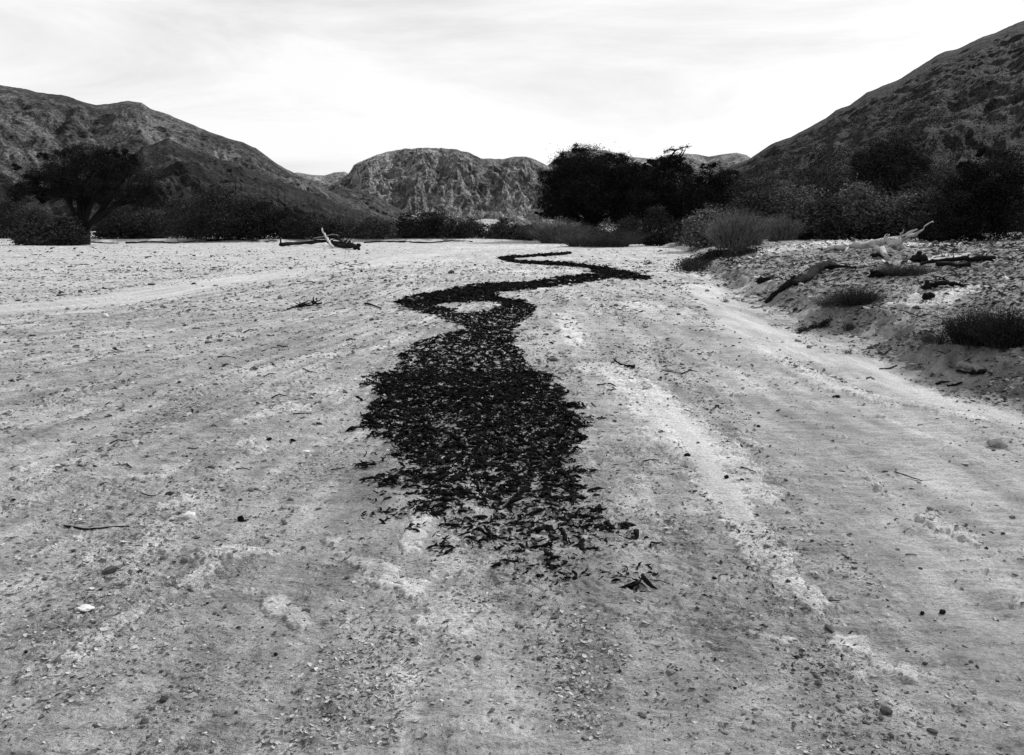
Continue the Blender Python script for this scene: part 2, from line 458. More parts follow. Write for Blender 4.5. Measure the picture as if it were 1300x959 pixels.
hill('hill', [(850, 292), (870, 262), (885, 243), (900, 230), (915, 220), (928, 211), (950, 202), (962, 195), (975, 186), (985, 180), (1003, 175), (1025, 163), (1050, 149), (1060, 141),
     (1080, 133), (1100, 117), (1112, 113), (1130, 106), (1145, 99), (1165, 86), (1185, 73), (1200, 65), (1217, 61), (1240, 51), (1300, 26), (1400, -20), (1600, -80), (1900, -60), (2600, 120)],
     250, .30, 'rock_right', 2.2, 16, nu=900, nv=300, power=.95, seed=80, edge=2.2)
hill('sand_mound', [(490, 292), (500, 280), (508, 273), (516, 271), (528, 274), (545, 284), (560, 292)], 470, .85, 'dune', 1, 20, nu=60, nv=30, seed=90)
hill('sand_mound', [(585, 292), (600, 281), (615, 278), (640, 279), (655, 284), (670, 292)], 450, .85, 'dune', 1, 20, nu=60, nv=30, seed=91)

# ------------------------------------------------------------------ tubes, leaves, plants
def tube_arrays(path, radii, n=7, rough=0.12, seed=0):
    P = np.array(path, float); Rr = np.array(radii, float)
    T = np.gradient(P, axis=0); T /= np.linalg.norm(T, axis=1)[:, None] + 1e-9
    ref = np.array([0, 0, 1.0]) if abs(T[:, 2]).mean() < .8 else np.array([1.0, 0, 0])
    A = np.cross(T, ref); A /= np.linalg.norm(A, axis=1)[:, None] + 1e-9
    B = np.cross(T, A)
    r2 = np.random.default_rng(seed)
    th = np.linspace(0, 2 * np.pi, n, endpoint=False)
    rad = Rr[:, None] * (1 + rough * r2.standard_normal((len(P), n))) 
    V = P[:, None, :] + rad[..., None] * (np.cos(th)[None, :, None] * A[:, None, :] + np.sin(th)[None, :, None] * B[:, None, :])
    V = V.reshape(-1, 3)
    k = len(P)
    i = np.arange(k - 1)[:, None]; j = np.arange(n)[None, :]; j2 = (j + 1) % n
    q = np.stack([i * n + j, i * n + j2, (i + 1) * n + j2, (i + 1) * n + j], -1).reshape(-1, 4)
    base = len(V)
    V = np.vstack([V, P[0], P[-1]])
    jj = np.arange(n)
    t1 = np.stack([np.full(n, base), (jj + 1) % n, jj], -1)
    t2 = np.stack([np.full(n, base + 1), (k - 1) * n + jj, (k - 1) * n + (jj + 1) % n], -1)
    return V, q, np.vstack([t1, t2])

def tubes(name, items, mat, parent=None, n=7, rough=.12):
    Vs, Q, T, off = [], [], [], 0
    for s, (p, r) in enumerate(items):
        v, q, t = tube_arrays(p, r, n, rough, s + 3)
        Vs.append(v); Q.append(q + off); T.append(t + off); off += len(v)
    return mesh_arrays(name, np.vstack(Vs), [np.vstack(Q), np.vstack(T)], mat, parent=parent)

def curve(a, b, sag=0, wob=.1, k=7, r=None):
    r = r or rng
    a = np.array(a, float); b = np.array(b, float); L = np.linalg.norm(b - a)
    t = np.linspace(0, 1, k)[:, None]
    P = a + (b - a) * t
    w = r.normal(0, wob * L, (2, 3)); w[:, 2] *= .5
    P = P + np.sin(t * np.pi) * w[0] + np.sin(t * 2 * np.pi) * w[1] * .5
    P[:, 2] += (np.sin(t * np.pi) * sag * L)[:, 0]
    return P

def leaves(name, C, size, mat, parent, blade=None, upright=0.0, r=None):
    """C: leaf centres. each leaf a little bent pair of triangles (one quad)"""
    r = r or rng
    n = len(C)
    d = r.normal(0, 1, (n, 3)); d[:, 2] = d[:, 2] * .6 + upright * 2
    d /= np.linalg.norm(d, axis=1)[:, None]
    s = r.normal(0, 1, (n, 3)); s -= (s * d).sum(1)[:, None] * d; s /= np.linalg.norm(s, axis=1)[:, None]
    L = size * r.uniform(.5, 1.4, n)[:, None]; w = L * (blade or .5)
    V = np.stack([C - d * L * .5, C + s * w * .5 + d * L * .05, C + d * L * .5, C - s * w * .5], 1).reshape(-1, 3)
    q = np.arange(n * 4).reshape(-1, 4)
    return mesh_arrays(name, V, [q], mat, smooth=False, parent=parent)

def px_lobes(lobes, D, x0):
    """(px, py, rx, ry) of each rounded mass of a crown -> centre and radii in metres at depth D"""
    out = []
    for px, py, rx, ry in lobes:
        r = ray(px, py); t = D / r[1]
        out.append((np.array([r[0] * t, D, CAMH + r[2] * t]), np.array([rx * D / F, rx * D / F * .9, ry * D / F])))
    return out

def make_tree(name, label, cat, px, D, lobes, nleaf, lsize, mat='leaf_dark', trunk_r=.3, limbs=9, group=None, clump=.16, dens=1.0, forks=None, barm='bark', blade=None, upright=0, trunk_split=.35):
    x, y, z = atd(px, D)
    t = empty(name, (x, y, z), label, cat, group)
    L = px_lobes(lobes, D, x)
    # each lobe gets its own depth so the crown has volume
    vol = np.array([np.prod(b) ** .75 for a, b in L]); vol /= vol.sum()
    cent = []; cr = []
    if 'tree' in name:
        ex = []
        for c, rd in L:
            for _ in range(3):
                v = rng.normal(0, 1, 3); v[1] *= .5; v /= np.linalg.norm(v)
                ex.append((c + v * rd * rng.uniform(.75, 1.0), rd * rng.uniform(.18, .36)))
        L = L + ex
        vol = np.array([np.prod(b) ** .75 for a, b in L]); vol /= vol.sum()
    for k, (c, rd) in enumerate(L):
        c = c + np.array([0, rng.uniform(-.5, .5) * rd[0] * .7, 0])
        m = max(5, int(dens * 260 * vol[k]))
        v = rng.normal(0, 1, (m, 3)); v /= np.linalg.norm(v, axis=1)[:, None]
        rad = rng.uniform(.25, 1.0, m) ** .55
        cc = c + v * rad[:, None] * rd * .93
        cent.append(cc); cr.append(np.full(m, clump * rd.mean()))
    cent = np.vstack(cent); cr = np.concatenate(cr)
    ok = cent[:, 2] > z + .1; cent = cent[ok]; cr = cr[ok]
    per = rng.integers(0, len(cent), nleaf)
    lc = cent[per] + rng.normal(0, 1, (nleaf, 3)) * (cr[per] * rng.uniform(.5, 1.15, nleaf))[:, None] * np.array([1.25, 1.25, .75])
    lc = lc[lc[:, 2] > z - .02]
    loc = np.array([x, y, z])
    # trunk and limbs
    H0 = cent[:, 2].mean() - z
    items = []
    split = np.array([0, 0, H0 * trunk_split])
    items.append((curve((0, 0, -.3), split + rng.normal(0, .05, 3), 0, .04), np.linspace(trunk_r * 1.3, trunk_r * .85, 7)))
    idx = rng.permutation(len(cent))[:limbs]
    for i in idx:
        tgt = cent[i] - loc
        P = curve(split * rng.uniform(.6, 1), tgt, .12, .07, 9)
        items.append((P, np.linspace(trunk_r * .6, trunk_r * .08, 9)))
        for _ in range(3):
            j = np.argsort(np.linalg.norm(cent - cent[i], axis=1))[rng.integers(1, min(14, len(cent)))]
            items.append((curve(P[rng.integers(4, 7)], cent[j] - loc, .08, .08, 6), np.linspace(trunk_r * .2, trunk_r * .04, 6)))
    tr = tubes('trunk' if 'tree' in name else 'stems', items, M[barm], parent=t)
    cr_ = leaves('crown' if 'tree' in name else 'foliage', lc - loc, lsize, M[mat], t, blade=blade, upright=upright)
    return t

def make_tuft(name, label, cat, px, D, top, wpx, n, mat, group=None, blade_w=.012, lean=.5, base_y=None, leafy=0, py=None):
    """upright feathery bush or grass: arching stems from one root"""
    if py is not None: x, y, z = gp(px, py); D = y
    else: x, y, z = atd(px, D)
    r = ray(px, top); Ht = CAMH + r[2] * D / r[1] - z
    Wd = wpx * D / F
    t = empty(name, (x, y, z), label, cat, group)
    a = rng.uniform(0, 2 * np.pi, n); rr = np.sqrt(rng.uniform(0, 1, n))
    b = np.stack([np.cos(a) * rr * Wd * .38, np.sin(a) * rr * Wd * .38, np.zeros(n) - .02], -1)
    hh = Ht * rng.uniform(.45, 1.08, n) * (1 - .35 * rr ** 2)
    out = np.stack([np.cos(a) * rr, np.sin(a) * rr, np.zeros(n)], -1) * (Wd * .5 * lean * 1.2)[..., None] if np.ndim(Wd) else np.stack([np.cos(a) * rr, np.sin(a) * rr, 0 * a], -1) * Wd * .32 * lean
    out += rng.normal(0, .13, (n, 3)) * Wd
    k = 5
    ts = np.linspace(0, 1, k)
    side = np.stack([np.cos(a + rng.uniform(0, 3, n)), np.sin(a + rng.uniform(0, 3, n)), 0 * a], -1)
    V = []
    for q in ts:
        c = b + out * q ** 1.6 * 1.0; c[:, 2] = b[:, 2] + hh * (q ** .9)
        w = blade_w * (1 - q) ** .6 + blade_w * .15
        V += [c - side * w, c + side * w]
    V = np.stack(V, 1)                        # n, 2k, 3
    nn = 2 * k
    i = np.arange(n)[:, None] * nn
    Q = np.concatenate([i + np.array([[2 * m, 2 * m + 1, 2 * m + 3, 2 * m + 2]]) for m in range(k - 1)])
    tips = V[:, -2:].mean(1)
    mesh_arrays('foliage' if name == 'sprig' else 'stems', V.reshape(-1, 3), [Q], M[mat], smooth=False, parent=t)  # sprig stems go under the foliage name as well
    if leafy:
        m = leafy; s = rng.integers(0, n, m); q = rng.uniform(.35, 1.0, m)[:, None]
        c = b[s] + out[s] * q ** 1.6; c[:, 2] = b[s, 2] + hh[s] * q[:, 0] ** .9
        c += rng.normal(0, .035 * max(Wd, .5), (m, 3)); c = c[c[:, 2] > 0]
        leaves('foliage', c, blade_w * 7, M[mat], t, blade=.3, upright=.5)
    return t

# --- trees
make_tree('acacia_tree', 'spreading dark acacia with a forked trunk at the far left of the riverbed', 'tree', 116, 74,
          [(112, 222, 52, 34), (75, 232, 36, 26), (160, 226, 42, 26), (110, 198, 38, 18), (58, 234, 30, 20), (30, 228, 30, 20), (75, 210, 26, 16), (38, 246, 26, 12), (180, 246, 24, 16), (140, 208, 34, 18), (90, 245, 34, 12), (150, 250, 30, 10), (110, 225, 60, 22), (62, 248, 24, 10)],
          130000, .12, 'leaf_black', .42, 16, clump=.2, dens=1.4, trunk_split=.28)
make_tree('dark_tree', 'broad black-crowned tree, largest of the clump right of centre', 'tree', 748, 94,
          [(742, 232, 50, 40), (712, 250, 34, 34), (745, 203, 30, 19), (781, 215, 30, 20), (790, 245, 36, 36), (760, 268, 46, 24), (698, 228, 16, 20), (722, 210, 20, 16), (700, 262, 22, 18), (806, 226, 20, 20), (735, 255, 50, 26), (765, 235, 44, 34), (800, 262, 30, 26), (720, 232, 30, 26)],
          190000, .17, 'leaf_black', .45, 14, group=None, clump=.17, dens=2.6)
make_tree('dark_tree', 'lower dark tree between the broad black tree and the one with bare twigs', 'tree', 815, 97,
          [(815, 232, 26, 22), (800, 245, 26, 26), (826, 218, 14, 12), (835, 250, 26, 28), (812, 268, 34, 22), (795, 222, 14, 14)], 60000, .17, 'leaf_black', .3, 9, clump=.2, dens=1.5)
t3 = make_tree('dark_tree', 'dark tree with bare twigs sticking out of its crown top', 'tree', 858, 100,
          [(856, 226, 30, 30), (840, 215, 18, 16), (850, 206, 16, 12), (828, 236, 22, 26), (872, 240, 24, 28), (850, 262, 40, 24), (835, 255, 30, 26), (862, 280, 34, 20)], 90000, .17, 'leaf_black', .35, 10, clump=.2, dens=1.8)
make_tree('dark_tree', 'low rounded dark tree at the foot of the right hill', 'tree', 903, 88,
          [(900, 228, 24, 22), (885, 240, 20, 24), (915, 240, 16, 22), (902, 258, 32, 22), (930, 250, 24, 20), (905, 275, 34, 20), (946, 262, 22, 18), (925, 225, 14, 12)], 70000, .15, 'leaf_black', .3, 9, clump=.2, dens=1.6)
# bare twigs above the third tree
loc3 = np.array(t3.location)
def wp(px, py, D):
    r = ray(px, py); return r * (D / r[1]) + np.array([0, 0, CAMH])
tw = []
for seq in ([(846, 210), (852, 198), (858, 191), (866, 188), (873, 186)], [(858, 191), (850, 190), (845, 192)], [(852, 198), (862, 200), (866, 192), (864, 187)], [(860, 205), (866, 198), (870, 190)]):
    P = [wp(a, b, 99) - loc3 for a, b in seq]; tw.append((P, np.linspace(.13, .05, len(P))))
tubes('bare_branch', tw, M['bark'], parent=t3)
cc = np.vstack([wp(a, b, 99) - loc3 + rng.normal(0, .16, (45, 3)) for a, b in ((848, 191), (853, 189), (866, 188), (873, 186), (845, 193), (860, 195))])
leaves('twig_leaves', cc, .2, M['leaf_black'], t3)
make_tree('dark_tree', 'dark tree standing above the pale-leaved scrub on the right slope', 'tree', 1136, 62,
          [(1135, 192, 32, 22), (1112, 208, 26, 20), (1150, 212, 26, 20), (1130, 226, 40, 18), (1096, 212, 18, 14), (1170, 215, 16, 12)], 36000, .15, 'leaf_dark', .2, 12, clump=.3, dens=.9)
make_tree('dark_tree', 'big black bushy tree at the right edge behind the bleached driftwood', 'tree', 1226, 36,
          [(1226, 245, 34, 34), (1200, 282, 38, 32), (1245, 275, 45, 45), (1218, 305, 44, 20), (1190, 300, 28, 22), (1260, 220, 34, 34), (1290, 260, 40, 60), (1175, 308, 16, 12)], 90000, .085, 'leaf_black', .16, 12, clump=.17, dens=1.5)

# --- far thickets and bushes
G1 = 'dark bushes along the far side of the riverbed'
def far_bush(px, D, top, w, label, mat='leaf_dark', n=5000, size=.18, clump=.2, base=300, split=1, group=G1):
    gx, gy, gz = atd(px, D); base = float(project(gx, gy, gz)[1]) + 1
    h = base - top
    lob = [(px, top + h * .55, w * .38, h * .5), (px - w * .25, top + h * .68, w * .28, h * .4), (px + w * .25, top + h * .66, w * .28, h * .42),
           (px - w * .08, top + h * .32, w * .2, h * .28), (px + w * .38, top + h * .82, w * .16, h * .25), (px - w * .4, top + h * .82, w * .16, h * .25), (px, base - h * .15, w * .5, h * .2), (px - w * .2, base - h * .1, w * .35, h * .16)]
    return make_tree('bush', label, 'bush', px, D, lob, int(n * 2.2), size * 1.15, mat, .08, 7, group=group, clump=clump * 1.15, dens=.8, trunk_split=.15)
for args in [
    (282, 92, 230, 100, 'tallest dark bush to the right of the acacia', 'leaf_dark', 12000),
    (232, 96, 243, 70, 'dark bush between the acacia and the tallest bush', 'leaf_mid', 7000),
    (335, 94, 252, 80, 'dark bush below the end of the dark hill spur', 'leaf_black', 7500),
    (392, 93, 270, 70, 'low dark bush behind the driftwood heap', 'leaf_dark', 6000),
    (432, 95, 275, 56, 'low dark bush behind the upright white branch', 'leaf_mid', 5000),
    (476, 93, 272, 60, 'low dark bush right of the driftwood heap', 'leaf_mid', 5000),
    (520, 97, 268, 50, 'dark bush under the left end of the rocky bluff', 'leaf_dark', 5500),
    (556, 95, 266, 80, 'wide dark bush in front of the rocky bluff', 'leaf_dark', 8000),
    (600, 99, 277, 50, 'small dark bush under the middle of the rocky bluff', 'leaf_mid', 4000),
    (642, 97, 276, 46, 'rounded grey bush below the right end of the rocky bluff', 'leaf_mid', 5000),
    (672, 95, 284, 40, 'low grey bush just left of the big black tree', 'leaf_mid', 3500),
    (745, 90, 284, 60, 'dark undergrowth bush beneath the big black tree', 'leaf_dark', 4500),
    (150, 95, 262, 60, 'dark bush behind the acacia trunk', 'leaf_dark', 6000),
    (20, 98, 245, 90, 'dark bush at the left edge behind the acacia', 'leaf_dark', 8000),
    (82, 72, 272, 44, 'grey bush left of the acacia trunk', 'leaf_mid', 7000),
    (48, 70, 268, 50, 'grey bush at the left edge below the acacia', 'leaf_mid', 7000),
    (190, 98, 262, 60, 'dark bush on the terrace right of the acacia', 'leaf_mid', 6000),
]:
    far_bush(*args)
for args in [(800, 82, 272, 56, 'dark bush below the gap between the black trees', 'leaf_dark', 6000, .16),
             (835, 72, 256, 36, 'upright rounded dark bush in front of the black trees', 'leaf_dark', 6500, .13),
             (870, 66, 275, 46, 'dark leafy bush left of the pale-leaved one', 'leaf_dark', 5000, .12)]:
    far_bush(*args, base=306, group='bushes in front of the black trees')

# --- leafy scrub on the right slope
G2 = 'leafy scrub bushes along the foot of the right hill'
for i, (px, D, top, w, base, mat, lab) in enumerate([
    (893, 52, 262, 66, 312, 'leaf_pale', 'pale-leaved bush beside the grey feathery bush'),
    (925, 56, 252, 60, 306, 'leaf_mid', 'grey leafy bush behind the grey feathery bush'),
    (960, 54, 240, 70, 306, 'leaf_mid', 'tall leafy bush above the white sand strip'),
    (1005, 58, 232, 74, 300, 'leaf_pale', 'pale leafy bush high on the slope above the white sand strip'),
    (1042, 50, 246, 70, 304, 'leaf_mid', 'leafy bush behind the left end of the bleached driftwood'),
    (1080, 55, 228, 74, 300, 'leaf_pale', 'pale leafy bush below the dark tree on the slope'),
    (1098, 47, 256, 70, 306, 'leaf_mid', 'leafy bush right behind the bleached driftwood'),
    (1140, 52, 236, 76, 300, 'leaf_pale', 'pale leafy bush between the dark slope tree and the driftwood'),
    (1180, 50, 236, 66, 300, 'leaf_mid', 'leafy bush left of the big black bushy tree'),
    (1010, 47, 268, 50, 308, 'leaf_dark', 'dark low bush behind the white sand strip'),
    (1070, 44, 274, 60, 308, 'leaf_dark', 'dark low bush close behind the driftwood'),
    (1130, 43, 272, 64, 306, 'leaf_dark', 'dark low bush behind the driftwood branch tips'),
    (1160, 60, 218, 60, 290, 'leaf_mid', 'leafy bush under the right side of the slope tree'),
    (1215, 60, 196, 70, 290, 'leaf_mid', 'leafy bush above the big black bushy tree'),
    (962, 64, 226, 70, 290, 'leaf_dark', 'dark leafy bush where the right hill meets the black trees'),
    (1040, 66, 216, 80, 290, 'leaf_dark', 'dark leafy bush left of the dark slope tree'),
    (1185, 66, 212, 80, 290, 'leaf_dark', 'dark leafy bush right of the dark slope tree')]):
    gx, gy, gz = atd(px, D); base = float(project(gx, gy, gz)[1]) + 1
    h = base - top
    lob = [(px, base - h * .15, w * .45, h * .2)] + [(px + rng.uniform(-.35, .35) * w, top + h * rng.uniform(.2, .8), w * rng.uniform(.16, .3), h * rng.uniform(.16, .28)) for _ in range(7)] + [(px, top + h * .6, w * .42, h * .42)]
    make_tree('scrub_bush', lab, 'bush', px, D, lob, 11000, .17, mat, .05, 9, group=G2, clump=.26, dens=.8, trunk_split=.12)

# --- feathery bushes / grass
make_tuft('feathery_bush', 'large grey feathery bush standing on the bank edge', 'bush', 932, 42, 265, 70, 2600, 'leaf_pale', blade_w=.012, leafy=8000)
make_tuft('feathery_bush', 'smaller grey feathery bush just right of the large one', 'bush', 985, 46, 270, 54, 1600, 'leaf_pale', blade_w=.012, leafy=3500)
make_tuft('feathery_bush', 'pale-tipped grassy bush left of the big black tree', 'bush', 708, 86, 276, 56, 1800, 'leaf_pale', blade_w=.02, leafy=4000, lean=1.5)
make_tuft('feathery_bush', 'small grassy bush at the foot of the big black tree', 'bush', 775, 68, 288, 54, 1000, 'leaf_mid', blade_w=.014, leafy=4000, lean=1.6)
make_tuft('feathery_bush', 'thin grassy bush on the rubble in front of the black trees', 'bush', 740, 70, 293, 50, 700, 'leaf_mid', blade_w=.014, leafy=3500, lean=1.6)
make_tuft('small_bush', 'small round grey bush in the middle of the bank', 'bush', 1088, 0, 362, 50, 900, 'leaf_dark', blade_w=.003, lean=1.4, py=389, leafy=7000)
make_tuft('small_bush', 'thin grey twiggy bush left of the small round bush', 'bush', 1056, 0, 370, 44, 500, 'leaf_mid', blade_w=.0025, lean=1.4, py=389, leafy=2500)
make_tuft('small_bush', 'low grassy bush below the bleached driftwood', 'bush', 1146, 0, 334, 60, 900, 'leaf_mid', blade_w=.004, lean=1.3, py=352, leafy=5000)
make_tuft('small_bush', 'dark twiggy bush at the right edge of the bank', 'bush', 1232, 0, 388, 54, 1000, 'leaf_dark', blade_w=.003, lean=1.2, py=440, leafy=9000)
make_tuft('small_bush', 'low dark twiggy bush left of the one at the right edge', 'bush', 1192, 0, 418, 50, 400, 'leaf_dark', blade_w=.002, lean=1.4, py=442, leafy=2500)
make_tuft('small_bush', 'dark knee-high bush further right on the bank', 'bush', 1275, 0, 385, 60, 900, 'leaf_dark', blade_w=.003, lean=1.2, py=445, leafy=7000)
make_tuft('sprig', 'dark leafy sprig on the sandy toe of the bank', 'plant', 1078, 0, 405, 18, 60, 'leaf_dark', blade_w=.004, lean=1.1, py=423, leafy=220)
make_tuft('sprig', 'tiny dark sprig low on the smooth sand of the bank', 'plant', 1077, 0, 440, 12, 40, 'leaf_dark', blade_w=.003, lean=1.2, py=450, leafy=120)
make_tuft('sprig', 'twiggy dark sprig at the left corner of the bank', 'plant', 921, 0, 375, 10, 50, 'leaf_mid', blade_w=.003, lean=1.2, py=384, leafy=120)
# creeping plants
def creeper(label, pts, D_from_y, n, size, mat, hgt, wd, name='creeping_bush'):
    P = np.array([gp(a, b) for a, b in pts]); o = P.mean(0); o[2] = hz(o[0], o[1])
    t = empty(name, tuple(o), label, 'bush' if name == 'creeping_bush' else 'plant')
    s = rng.uniform(0, len(P) - 1.001, n); i = s.astype(int); f = (s - i)[:, None]
    c = P[i] * (1 - f) + P[i + 1] * f
    c[:, 0] += rng.normal(0, wd, n); c[:, 1] += rng.normal(0, wd, n)
    top = hgt * (.45 + .8 * np.abs(fbm(c[:, 0] * 1.5, c[:, 1] * 1.5, 3, 8)) * 2)
    c[:, 2] = height(c[:, 0], c[:, 1]) + rng.uniform(0, 1, n) * top * np.exp(-((rng.normal(0, .4, n)) ** 2))
    leaves('foliage', c - o, size, M[mat], t)
    main = P - o; main[:, 2] += hgt * .12
    tt = np.linspace(0, len(P) - 1, 15)
    main = np.stack([np.interp(tt, np.arange(len(P)), main[:, q]) for q in range(3)], -1)
    it = [(main, np.linspace(.03, .012, 15) * (size / .06))]
    for _ in range(26):
        a = main[rng.integers(0, 15)]
        b = a + rng.normal(0, wd, 3) * np.array([1, 1, .2]) + np.array([0, 0, hgt * .6])
        it.append((curve(a, b, .1, .1, 5), np.linspace(.02, .006, 5) * (size / .06)))
    tubes('stems', it, M['bark'], parent=t, n=5)
creeper('black mat of creeping bush spilling over the left corner of the bank', [(875, 346), (885, 336), (905, 328), (930, 325), (948, 324)], 0, 17000, .07, 'leaf_dark', .42, .32)
creeper('low dark leafy creeper along the sandy toe of the bank', [(1014, 424), (1026, 420), (1045, 416), (1049, 418)], 0, 900, .03, 'leaf_dark', .05, .05, 'creeper')

# ------------------------------------------------------------------ driftwood
def wood(name, label, cat, runs, mat='wood_dark', group=None, n=9, rough=.16, tangle=0, tsize=1.0, seed=1, k=7):
    """runs: list of (points, r0, r1); a point is (px, py, lift): on the ground at that photo point, raised by lift"""
    r2 = np.random.default_rng(seed)
    pts = [gp(p[0], p[1]) for p in runs[0][0]]
    o = np.array(pts).mean(0); o[2] = min(p[2] for p in pts)
    t = bpy.data.objects.new(name, None)
    items = []
    for P, r0, r1 in runs:
        W_ = []
        for p in P:
            g = np.array(gp(p[0], p[1])) if len(p) == 3 else np.array(gp(p[3], p[4]))
            if len(p) == 5: g[0] = (p[0] - CX) / F * g[1] * 1.008
            W_.append(g + np.array([0, 0, p[2]]))
        W_ = np.array(W_) - o
        s = np.linspace(0, len(W_) - 1, max(k, 3 * len(W_)))
        C = np.stack([np.interp(s, np.arange(len(W_)), W_[:, q]) for q in range(3)], -1)
        C += r2.normal(0, (r0 + r1) * .18, C.shape) * np.linspace(0.3, 1, len(C))[:, None]
        rr = np.interp(s, [0, len(W_) - 1], [r0, r1]) * (1 + r2.normal(0, .12, len(C)))
        items.append((C, np.maximum(rr, .001)))
    for i in range(tangle):
        Cb = items[i % len(items)][0]; a = Cb[r2.integers(0, len(Cb))]
        d = r2.normal(0, 1, 3) * np.array([1, .7, .45]); d /= np.linalg.norm(d); d[2] = abs(d[2]) * .8
        b_ = a + d * tsize * r2.uniform(.4, 1.2); b_[2] = max(b_[2], .03)
        items.append((curve(a, b_, r2.uniform(-.1, .2), .10, 5, r2), np.linspace(.05, .02, 5) * tsize))
    ob = tubes(name, items, M[mat], n=n, rough=rough)
    ob.location = o
    bpy.data.objects.remove(t)
    return tag(ob, label, cat, group)

# heap beside the far bank
wood('driftwood_log', 'long dark log lying in front of the far bank at left', 'log', [([(356, 313, .15), (385, 312, .25), (412, 311, .3), (430, 312, .2)], .17, .12), ([(357, 313, .1), (356, 313, .85)], .12, .04), ([(385, 312, .2), (400, 312, .45), (420, 312, .55)], .08, .05)], seed=2, tangle=26, tsize=.8)
wood('driftwood_log', 'tangled black root mass at the right end of the driftwood heap', 'log', [([(425, 313, .2), (440, 315, .3), (456, 316, .15)], .26, .14), ([(436, 314, .2), (428, 313, .9)], .12, .05), ([(440, 315, .2), (432, 314, .55), (425, 314, .7)], .08, .04), ([(440, 315, .3), (445, 315, .5)], .10, .06), ([(430, 314, .1), (450, 317, .2), (456, 318, .1)], .2, .1)], seed=3, tangle=34, tsize=.9)
wood('white_branch', 'bleached white branch standing upright in the driftwood heap', 'branch', [([(422, 316, .05), (417, 315, .55), (413, 314, 1.0), (409, 314, 1.55)], .12, .06)], 'wood_pale', seed=4)
wood('grey_branch', 'thin pale branch lying across the top of the driftwood heap', 'branch', [([(398, 313, .7), (412, 313, .85), (424, 313, 1.05), (434, 313, .85)], .05, .04)], 'wood_grey', seed=5)
# added drift logs for the dark line of shade and litter under the far terrace
for i, (a, b, lab) in enumerate([((60, 308), (150, 309), 'added dark drift log at the terrace foot left of the alighted trunk of the acacia'), ((262, 306), (352, 307), 'added thin dark drift log between bushes and driftwood heap'), ((160, 309), (255, 308), 'added dark drift log in front of the dark bush by the acacia'), ((462, 309), (600, 308), 'added thin dark drift log right of the driftwood heap')]):
    k = 9
    wood('drift_log', lab.replace('alighted trunk of the ', ''), 'log', [([(a[0] + (b[0] - a[0]) * q, a[1] + (b[1] - a[1]) * q + .9 * math.sin(q * 9 + i) + rng.uniform(-.5, .5), .08) for q in np.linspace(0, 1, k)], .10, .05)], seed=10 + i, tangle=22, tsize=.7)
# bleached trunk on the right bank
wood('bleached_driftwood', 'big bleached driftwood trunk with forked branches lying on the right bank', 'log', [
    ([(1048, 320, .08), (1075, 320, .12), (1105, 320, .18), (1128, 320, .22), (1142, 321, .12)], .07, .12), ([(1118, 320, .25), (1140, 320, .38), (1163, 321, .60)], .07, .025), ([(1128, 320, .25), (1150, 321, .38), (1167, 322, .5)], .08, .03),
    ([(1106, 320, .2), (1116, 324, .12), (1126, 329, .04)], .09, .07), ([(1136, 321, .14), (1146, 322, .05)], .10, .06), ([(1120, 320, .2), (1127, 320, .42)], .06, .02),
    ([(1060, 320, .1), (1045, 322, .03)], .06, .02), ([(1080, 320, .14), (1072, 324, .02)], .06, .03), ([(1085, 319, .1), (1100, 319, .3)], .05, .03)], 'wood_pale', seed=6, tangle=16, tsize=.35, rough=.24)
wood('dark_stump', 'round black stump below the right end of the bleached driftwood', 'stump', [([(1161, 334, .06), (1166, 335, .12), (1172, 334, .08)], .09, .10), ([(1166, 335, .08), (1168, 335, .24)], .10, .05)], seed=7)
wood('dark_root', 'dark root stub under the middle of the bleached driftwood', 'root', [([(1108, 328, .04), (1120, 329, .06), (1130, 329, .03)], .07, .04)], seed=8)
wood('dark_log', 'thick charred log lying slantwise on the bank, upper one of two', 'log', [([(1020, 361, .07), (1036, 352, .12), (1046, 346, .12), (1056, 344, .10)], .10, .09), ([(1050, 345, .1), (1070, 344, .06), (1086, 345, .04)], .06, .02)], seed=21, tangle=8, tsize=.25)
wood('dark_log', 'lower charred log on the bank with a short broken stub', 'log', [([(972, 386, .03), (984, 379, .05), (1000, 370, .07), (1022, 361, .08)], .045, .07), ([(1004, 366, .06), (1008, 366, .22)], .05, .02), ([(990, 376, .05), (1000, 366, .1), (1018, 358, .12)], .05, .03)], seed=22, tangle=12, tsize=.25)
wood('dark_log', 'small charred log at the left part of the bank', 'log', [([(962, 362, .05), (972, 360, .08), (984, 354, .06)], .08, .03)], seed=23)
wood('dark_stump', 'small black stump above the round bush on the bank', 'stump', [([(1104, 356, .05), (1112, 356, .09), (1121, 354, .07)], .06, .07), ([(1108, 356, .05), (1107, 356, .14)], .05, .03), ([(1118, 355, .05), (1119, 355, .13)], .05, .03)], seed=24)
wood('drift_log', 'long dark log with a pale upper side at the right edge of the bank', 'log', [([(1168, 340, .03), (1195, 337, .06), (1225, 336, .06), (1262, 334, .05)], .03, .055), ([(1190, 341, .05), (1230, 343, .06)], .05, .03)], seed=25)
wood('pale_stick', 'thin pale stick below the long log at the right edge', 'stick', [([(1196, 354, .03), (1220, 350, .05), (1242, 347, .05)], .012, .008)], 'wood_grey', seed=26)
wood('dark_branch', 'dark jagged branch lying above the white sand patch', 'branch', [([(1174, 370, .03), (1190, 369, .08), (1205, 367, .08), (1222, 368, .03)], .06, .02), ([(1186, 369, .06), (1188, 366, .16)], .03, .01), ([(1204, 367, .06), (1212, 371, .10)], .03, .01), ([(1176, 371, .03), (1175, 371, .14)], .05, .03)], seed=27, tangle=14, tsize=.18)
wood('dark_stump', 'black stump standing in the white sand patch', 'stump', [([(1173, 384, .02), (1179, 383, .05), (1183, 382, .03)], .05, .045), ([(1174, 384, .02), (1175, 384, .09)], .04, .02)], seed=28)
